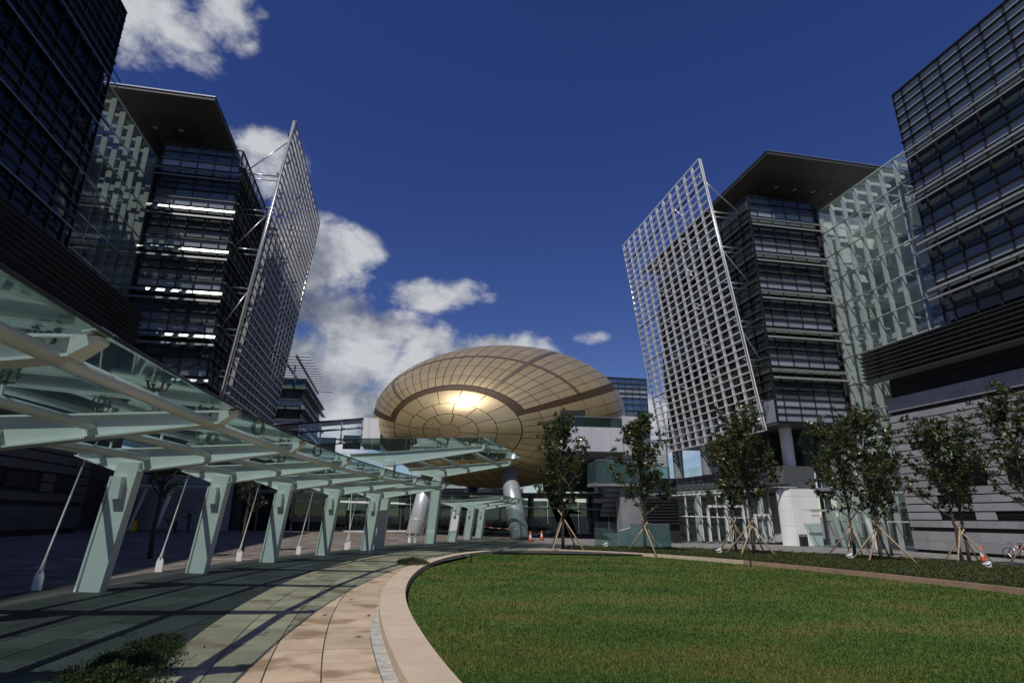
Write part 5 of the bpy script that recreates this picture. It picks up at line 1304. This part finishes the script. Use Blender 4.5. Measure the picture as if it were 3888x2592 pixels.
TREES = [
 ((10.25, 34.3), 7.2, 2.0, 1.6, 'staked magnolia tree in front of the right egg leg and dark glass', 11, 135, dict(width=.95)),
 ((14.13, 31.4), 6.8, 1.75, 1.9, 'slender staked magnolia tree in front of the teal glass balustrade', 12, 105, {}),
 ((21.42, 34.1), 6.3, 1.9, 2.1, 'staked magnolia with forked trunk, left one before the glazed doors', 13, 115, {}),
 ((19.5, 29.3), 7.2, 2.15, 2.3, 'taller staked magnolia with thick trunk before the white door frame', 14, 150, dict(rust=.14)),
 ((26.5, 30.2), 7.0, 2.0, 1.9, 'staked magnolia at the entrance canopy, left of the dense crown', 15, 125, dict(rust=.12)),
 ((23.6, 25.2), 6.6, 2.25, 1.7, 'dense staked magnolia with rusty leaves before the glazed entrance bay', 16, 190, dict(rust=.18)),
 ((30.0, 26.5), 6.6, 2.3, 1.9, 'twin-trunk staked magnolia before the granite wall, beside the cone', 17, 175, dict(trunks=2)),
 ((31.2, 23.6), 8.0, 2.2, 2.4, 'large magnolia crown at the right frame edge above the bicycle', 18, 190, dict(lean=(.3, .2))),
 ((32.3, 33.6), 6.2, 1.4, 2.0, 'magnolia farthest back, half hidden behind the dense crown', 19, 90, {})]
for (b, h, cr, cb, lab, sd, nc, kw) in TREES: tree('magnolia_tree', lab, b, h, cr, cb, sd, nc, .25, TG, **kw)
SL = ['crossed wooden stakes around the magnolia before the egg leg', 'wooden stake tripod around the slender magnolia by the teal balustrade', 'wooden stakes around the forked magnolia before the glazed doors', 'pale wooden stakes around the taller magnolia before the white door frame',
      'wooden stakes around the magnolia by the entrance canopy', 'bright wooden stakes around the dense rusty magnolia', 'wooden stakes around the twin-trunk magnolia by the cone', 'wooden stakes at the right frame edge below the bicycle']
for (b, *_), l, i in zip(TREES, SL, range(8)): stakes(l, b, 1.75 if i not in (0,) else 1.9, 1.25, 30+i, 4 if i != 1 else 3)
tree('plaza_tree', 'thin dark tree in the shade between first and second canopy columns', (-8.2, 23.8), 4.6, .9, 2.0, 41, 40, .17, 'thin trees on the shaded plaza', dark=True, rust=.02)
tree('plaza_tree', 'thin dark tree in the shade between second and third canopy columns', (-6.2, 28.6), 4.8, .9, 1.5, 42, 45, .17, 'thin trees on the shaded plaza', dark=True, rust=.02)

# ------------------------------------------------------------ small things
def cone(loc, h, label):
    x, y = loc; z = gz(x)
    t = empty('traffic_cone', (x, y, z), label, 'traffic cone', 'traffic cones on the pavement')
    k = h/.75
    box(t, 'base', (.42*k, .42*k, .05), (x, y, z+.025), 'black_rubber')
    MB().lathe([(.15*k, .05), (.115*k, .26*k)], (x, y, z), 16).build('body', 'orange', t, True)
    MB().lathe([(.118*k, .26*k), (.075*k, .52*k)], (x, y, z), 16).build('band', 'red_white' , t, True)
    MB().lathe([(.077*k, .52*k), (.035*k, h), (.001, h)], (x, y, z), 16).build('tip', 'orange', t, True)
cone((11.0, 45.6), .75, 'left orange traffic cone holding tape beside the egg leg')
cone((13.0, 49.8), .75, 'right orange traffic cone holding tape beside the egg leg')
cone((33.7, 28.7), .8, 'orange and white traffic cone by the granite wall near the bicycle')
def tape():
    t = empty('barrier_tape', (8, 48, .5), 'sagging red and white barrier tape strung between cones and columns', 'tape')
    P = [(11.0, 45.6, .45), (13.0, 49.8, .42), ]
    def run(a, b, sag):
        a, b = Vector(a), Vector(b); n = 9
        for i in range(n):
            p = a.lerp(b, i/n); q = a.lerp(b, (i+1)/n); p.z -= sag*4*(i/n)*(1-i/n); q.z -= sag*4*((i+1)/n)*(1-(i+1)/n)
            MB().box((p+q)/2, ((q-p).length, .008, .05), Matrix.Rotation(math.atan2(q.y-p.y, q.x-p.x), 3, 'Z') @ Matrix.Rotation(-math.atan2(q.z-p.z, math.hypot(q.x-p.x, q.y-p.y)), 3, 'Y')).build('tape_piece', 'red' if i % 2 else 'red_white', t)
    run((11.0, 45.6, .4), (13.0, 49.8, .4), .25); run((8.1, 52.0, .75), (10.9, 49.7, .55), .05); run((6.4, 47.6, .8), (8.0, 52.0, .8), .06)
tape()
def bicycle():
    y0 = 31.4; x = 38.9; z = gz(x)
    t = empty('bicycle', (x, y0-.55, z), 'silver and red mountain bike with black saddle bag leaning at the granite wall', 'bicycle')
    lean = Matrix.Rotation(R(6), 3, 'Y')
    def W(u, h): return Vector((x, y0, z)) + Vector((h*.1, -u, h))
    for u in (0, 1.06):
        c = W(u, .34); mb = MB(); n = 28
        ring = [c + Vector((.1*.33*math.sin(2*math.pi*k/n), .33*math.cos(2*math.pi*k/n), .33*math.sin(2*math.pi*k/n))) for k in range(n+1)]
        w = mb.tube(ring, .024, 6, cap=False).build('wheel', 'black_rubber', t, True)
        sp = MB()
        for k in range(0, n, 2): sp.tube([c, ring[k]], .003, 3, cap=False)
        sp.build('spokes', 'steel', w); MB().tube([c-Vector((.05, 0, 0)), c+Vector((.05, 0, 0))], .03, 8).build('hub', 'steel', w)
    for nm, a, b, r, m in (('down_tube', (.30, .80), (.55, .33), .03, 'bike_silver'), ('top_tube', (.29, .86), (.72, .72), .022, 'bike_silver'), ('seat_tube', (.55, .33), (.74, .86), .02, 'red'), ('seat_stay', (.72, .74), (1.06, .34), .014, 'bike_silver'),
                           ('chain_stay', (.55, .33), (1.06, .34), .014, 'bike_silver'), ('fork', (.26, .78), (0, .34), .022, 'black_plastic'), ('head_tube', (.25, .92), (.30, .76), .026, 'red'), ('stem', (.25, .92), (.2, 1.0), .018, 'black_plastic'), ('crank', (.55, .33), (.62, .17), .012, 'black_plastic')):
        bar(t, nm, W(*a), W(*b), r, m, 8)
    hb = W(.18, 1.0); MB().tube([hb+Vector((-.3, .02, .01)), hb, hb+Vector((.3, .02, .01))], .014, 8).build('handlebar', 'black_plastic', t, True)
    sd = W(.80, .93); MB().add([sd+Vector((a*.07, b, c)) for a, b, c in ((-.3, .16, 0), (.3, .16, 0), (1, -.12, 0), (-1, -.12, 0), (-.3, .16, .05), (.3, .16, .05), (1, -.12, .06), (-1, -.12, .06))], [(3, 2, 1, 0), (4, 5, 6, 7), (0, 1, 5, 4), (1, 2, 6, 5), (2, 3, 7, 6), (3, 0, 4, 7)]).build('saddle', 'black_plastic', t)
    MB().box(W(.9, .74), (.12, .26, .24)).build('saddle_bag', 'black_plastic', t)
bicycle()
def bin_(loc, label, w=.5, h=1.0, base=None):
    x, y = loc; z = gz(x) if base is None else base
    t = empty('litter_bin', (x, y, z), label, 'bin')
    box(t, 'body', (w, w, h*.8), (x, y, z+h*.4), 'black_plastic'); box(t, 'hood', (w, w, h*.1), (x, y, z+h*.95), 'steel')
    for a in (-1, 1): box(t, 'hood_post', (.05, w, h*.12), (x+a*(w/2-.03), y, z+h*.85), 'steel')
bin_((36.1, 46.8), 'dark grey litter bin with steel hood beside the white wall', .5, 1.0, gz(36.1))
bin_((-21.5, 57.2), 'black litter bin in the shade at the left entrance wall', .6, 1.0)
def uplight(loc, label):
    x, y = loc; z = gz(x)+.16
    t = empty('garden_spotlight', (x, y, z), label, 'spotlight', 'garden spotlights in the ground cover')
    Mx = Matrix.Rotation(R(-25), 3, 'Y')
    a = Vector((x, y, z)); d = (Mx @ Vector((0, 0, 1)))
    MB().tube([a, a+d*.22], [.11, .15], 18).build('housing', 'white_paint', t, True); MB().tube([a+d*.22, a+d*.25], .165, 18).build('rim', 'white_paint', t, True)
    MB().tube([a+d*.251, a+d*.256], .12, 18).build('lens', 'concrete_pale', t, True); MB().tube([(x, y, z-.2), (x, y, z)], .02, 6).build('spike', 'dark_steel', t)
for l, s in (((24.9, 21.0), 'white round garden spotlight in ground cover below the cone'), ((22.6, 26.0), 'white round garden spotlight left of the bright tree stakes'), ((17.4, 29.2), 'small white garden spotlight left of the taller magnolia'), ((12.9, 34.1), 'small white garden spotlight right of the first tree')): uplight(l, s)
def sprinkler(loc, label):
    x, y = loc; z = gz(x)-.1
    t = empty('sprinkler', (x, y, z), label, 'sprinkler', 'lawn sprinklers')
    MB().tube([(x, y, z-.05), (x, y, z+.24)], .035, 8).build('riser', 'black_plastic', t); MB().tube([(x, y, z+.24), (x, y, z+.3)], .05, 8).build('head', 'black_plastic', t)
sprinkler((16.1, 24.6), 'black pop-up sprinkler at the right kerb'); sprinkler((3.5, 25.0), 'black pop-up sprinkler at the far left kerb')
def caution():
    x, y = -19.6, 52.5; z = gz(x); t = empty('caution_board', (x, y, z), 'yellow folding caution board in the shade beside the first column', 'floor sign')
    for s in (-1, 1): box(t, 'panel', (.34, .03, .8), (x, y+s*.16, z+.39), 'yellow', rot=Matrix.Rotation(R(12)*s, 3, 'X'))
caution()
for i, (x, y, a) in enumerate([(-.62, 12.9, .3), (-.95, 11.0, .9), (-.22, 10.9, 1.2), (-.3, 9.1, .1), (.2, 14.6, .5)]):
    o = MB().add([(x-.07*math.cos(a), y-.07*math.sin(a), gz(x)+.03), (x+.03*math.sin(a), y-.03*math.cos(a), gz(x)+.022), (x+.07*math.cos(a), y+.07*math.sin(a), gz(x)+.034), (x-.03*math.sin(a), y+.03*math.cos(a), gz(x)+.024)], [(0, 1, 2, 3)]).build('fallen_leaf', 'dry_leaf', origin=(x, y, gz(x)))
    tag(o, 'small dry brown leaf lying on the sandstone path', 'leaf', 'fallen leaves on the path')
def puddles():
    for (cx, cy, a, b) in ((.35, 24.2, 1.5, .9), (1.6, 28.0, 2.2, .9)):
        n = 40; P = [(cx+a*math.cos(2*math.pi*k/n)*(1+.22*math.sin(3.1*k)+.1*math.sin(5*k)), cy+b*math.sin(2*math.pi*k/n)*(1+.2*math.cos(2.3*k))) for k in range(n)]
        P = [p for p in P]
        o = MB().add([(x, y, gz(x)+.006) for x, y in P], [tuple(range(n))]).build('puddle', 'puddle'); tag(o, kind='structure')
puddles()

def person(label, base, J, cap, shirt):
    """one skinned body; J maps joint -> (x,y,z) local"""
    x, y = base; t = empty('person', (x, y, gz(x)), label, 'person', 'people in the shade at the left entrance')
    names = list(J); idx = {n: i for i, n in enumerate(names)}; vs = [J[n][:3] for n in names]; rad = [J[n][3] for n in names]
    E = [('pelvis', 'waist'), ('waist', 'chest'), ('chest', 'neck'), ('neck', 'chin'), ('chin', 'crown'), ('chest', 'shL'), ('shL', 'elL'), ('elL', 'wrL'), ('wrL', 'paL'), ('chest', 'shR'), ('shR', 'elR'), ('elR', 'wrR'), ('wrR', 'paR'),
         ('pelvis', 'hipL'), ('hipL', 'knL'), ('knL', 'anL'), ('anL', 'toL'), ('pelvis', 'hipR'), ('hipR', 'knR'), ('knR', 'anR'), ('anR', 'toR')]
    ed = [(idx[a], idx[b]) for a, b in E]
    for s in ('L', 'R'):
        p = Vector(J['pa'+s][:3]); w = Vector(J['wr'+s][:3]); d = (p-w).normalized(); sd = d.cross(Vector((1, 0, .2))).normalized()
        for k, ln in enumerate((.05, .07, .078, .072, .055)):
            o = sd*(k-2)*.019; root = idx['pa'+s]; q = p + o + d*ln*.5; e = p + o*1.15 + d*ln + Vector((0, 0, -.015))
            if k == 0: q = w.lerp(p, .5) + sd*-.05; e = q + d*.04 - sd*.01
            vs += [tuple(q), tuple(e)]; rad += [.009, .008]; n = len(vs); ed += [(root, n-2), (n-2, n-1)]
    me = bpy.data.meshes.new('body'); me.from_pydata(vs, ed, []); o = link('body', me, t, wl(t))
    md = o.modifiers.new('skin', 'SKIN'); sv = me.skin_vertices[0].data
    for i, rr in enumerate(rad): sv[i].radius = (rr, rr)
    sv[idx['pelvis']].use_root = True
    o.modifiers.new('sub', 'SUBSURF').levels = 1; o.modifiers['sub'].render_levels = 2
    dg = bpy.context.evaluated_depsgraph_get(); m2 = bpy.data.meshes.new_from_object(o.evaluated_get(dg)); o.modifiers.clear(); o.data = m2
    m2.materials.clear()
    for m in ('skin', shirt, 'cloth_dark'): m2.materials.append(MATS[m])
    nz = J['neck'][2]; pv = Vector(J['pelvis'][:3])
    hands = [Vector(J['wr'+s][:3]) for s in 'LR']; pa = [Vector(J['pa'+s][:3]) for s in 'LR']
    ch = Vector(J['chin'][:3])
    for p in m2.polygons:
        c = p.center; i = 1
        if (c-ch).length < .15: i = 0
        elif min((c-h).length for h in pa) < .11: i = 0
        elif c.z < pv.z: i = 2
        p.material_index = i; p.use_smooth = True
    cr = Vector(J['crown'][:3]); up = (cr-ch).normalized()
    # face: nose, eyes; cap
    f = Vector((-1, -.2, 0)); f = (f - up*f.dot(up)).normalized(); hd = ch.lerp(cr, .5) + wl(t); sdv = f.cross(up)
    MB().tube([hd+f*.085, hd+f*.115-up*.02], [.012, .016], 6).build('nose', 'skin', o, True)
    for s in (-1, 1):
        MB().tube([hd+f*.082+sdv*.032*s+up*.015, hd+f*.095+sdv*.032*s+up*.015], .011, 6).build('eye', 'black_plastic', o)
        MB().tube([hd+sdv*.085*s-up*.01, hd+sdv*.105*s+up*.02], .022, 6).build('ear', 'skin', o, True)
    c = hd+up*.05; rot = frame(up, f)
    mb = MB(); prof = [(.112, 0), (.108, .05), (.08, .09), (.03, .11), (.001, .112)]
    mb.lathe(prof, (0, 0, 0), 16); mb.v = [tuple(rot @ Vector(v) + c) for v in mb.v]; mb.build('cap', cap, o, True)
    MB().box(c+f*.13+up*.005, (.13, .15, .015), Matrix((f, up.cross(f), up)).transposed()).build('cap_brim', cap, o)
STAND = dict(pelvis=(0, 0, .95, .13), waist=(0, 0, 1.12, .13), chest=(-.02, 0, 1.34, .14), neck=(-.03, 0, 1.50, .055), chin=(-.05, 0, 1.56, .075), crown=(-.05, 0, 1.70, .085),
             shL=(-.02, -.2, 1.42, .06), elL=(-.14, -.26, 1.16, .045), wrL=(-.36, -.16, 1.12, .032), paL=(-.44, -.13, 1.12, .032), shR=(-.02, .2, 1.42, .06), elR=(-.06, .28, 1.14, .045), wrR=(-.24, .24, 1.02, .032), paR=(-.31, .22, 1.0, .032),
             hipL=(0, -.1, .88, .095), knL=(-.03, -.12, .48, .065), anL=(.02, -.12, .09, .045), toL=(-.16, -.14, .04, .04), hipR=(0, .1, .88, .095), knR=(-.01, .12, .48, .065), anR=(.05, .12, .09, .045), toR=(-.13, .13, .04, .04))
BEND = dict(pelvis=(.1, 0, .86, .13), waist=(-.05, 0, .98, .135), chest=(-.26, 0, 1.04, .15), neck=(-.42, 0, 1.02, .06), chin=(-.48, 0, .97, .075), crown=(-.58, 0, .90, .085),
            shL=(-.3, -.19, .98, .06), elL=(-.36, -.24, .72, .045), wrL=(-.42, -.2, .48, .032), paL=(-.44, -.18, .40, .032), shR=(-.3, .19, .98, .06), elR=(-.34, .25, .72, .045), wrR=(-.4, .22, .48, .032), paR=(-.42, .2, .40, .032),
            hipL=(.08, -.1, .8, .095), knL=(-.02, -.14, .44, .065), anL=(.1, -.13, .09, .045), toL=(-.08, -.15, .04, .04), hipR=(.08, .1, .8, .095), knR=(0, .14, .44, .065), anR=(.13, .13, .09, .045), toR=(-.05, .15, .04, .04))
person('person standing in blue cap and dark clothes in the left shade', (-15.1, 50.6), STAND, 'cloth_blue', 'cloth_dark')
person('person bending forward in grey top beside the one in blue cap', (-15.7, 49.4), BEND, 'cloth_dark', 'cloth_grey')
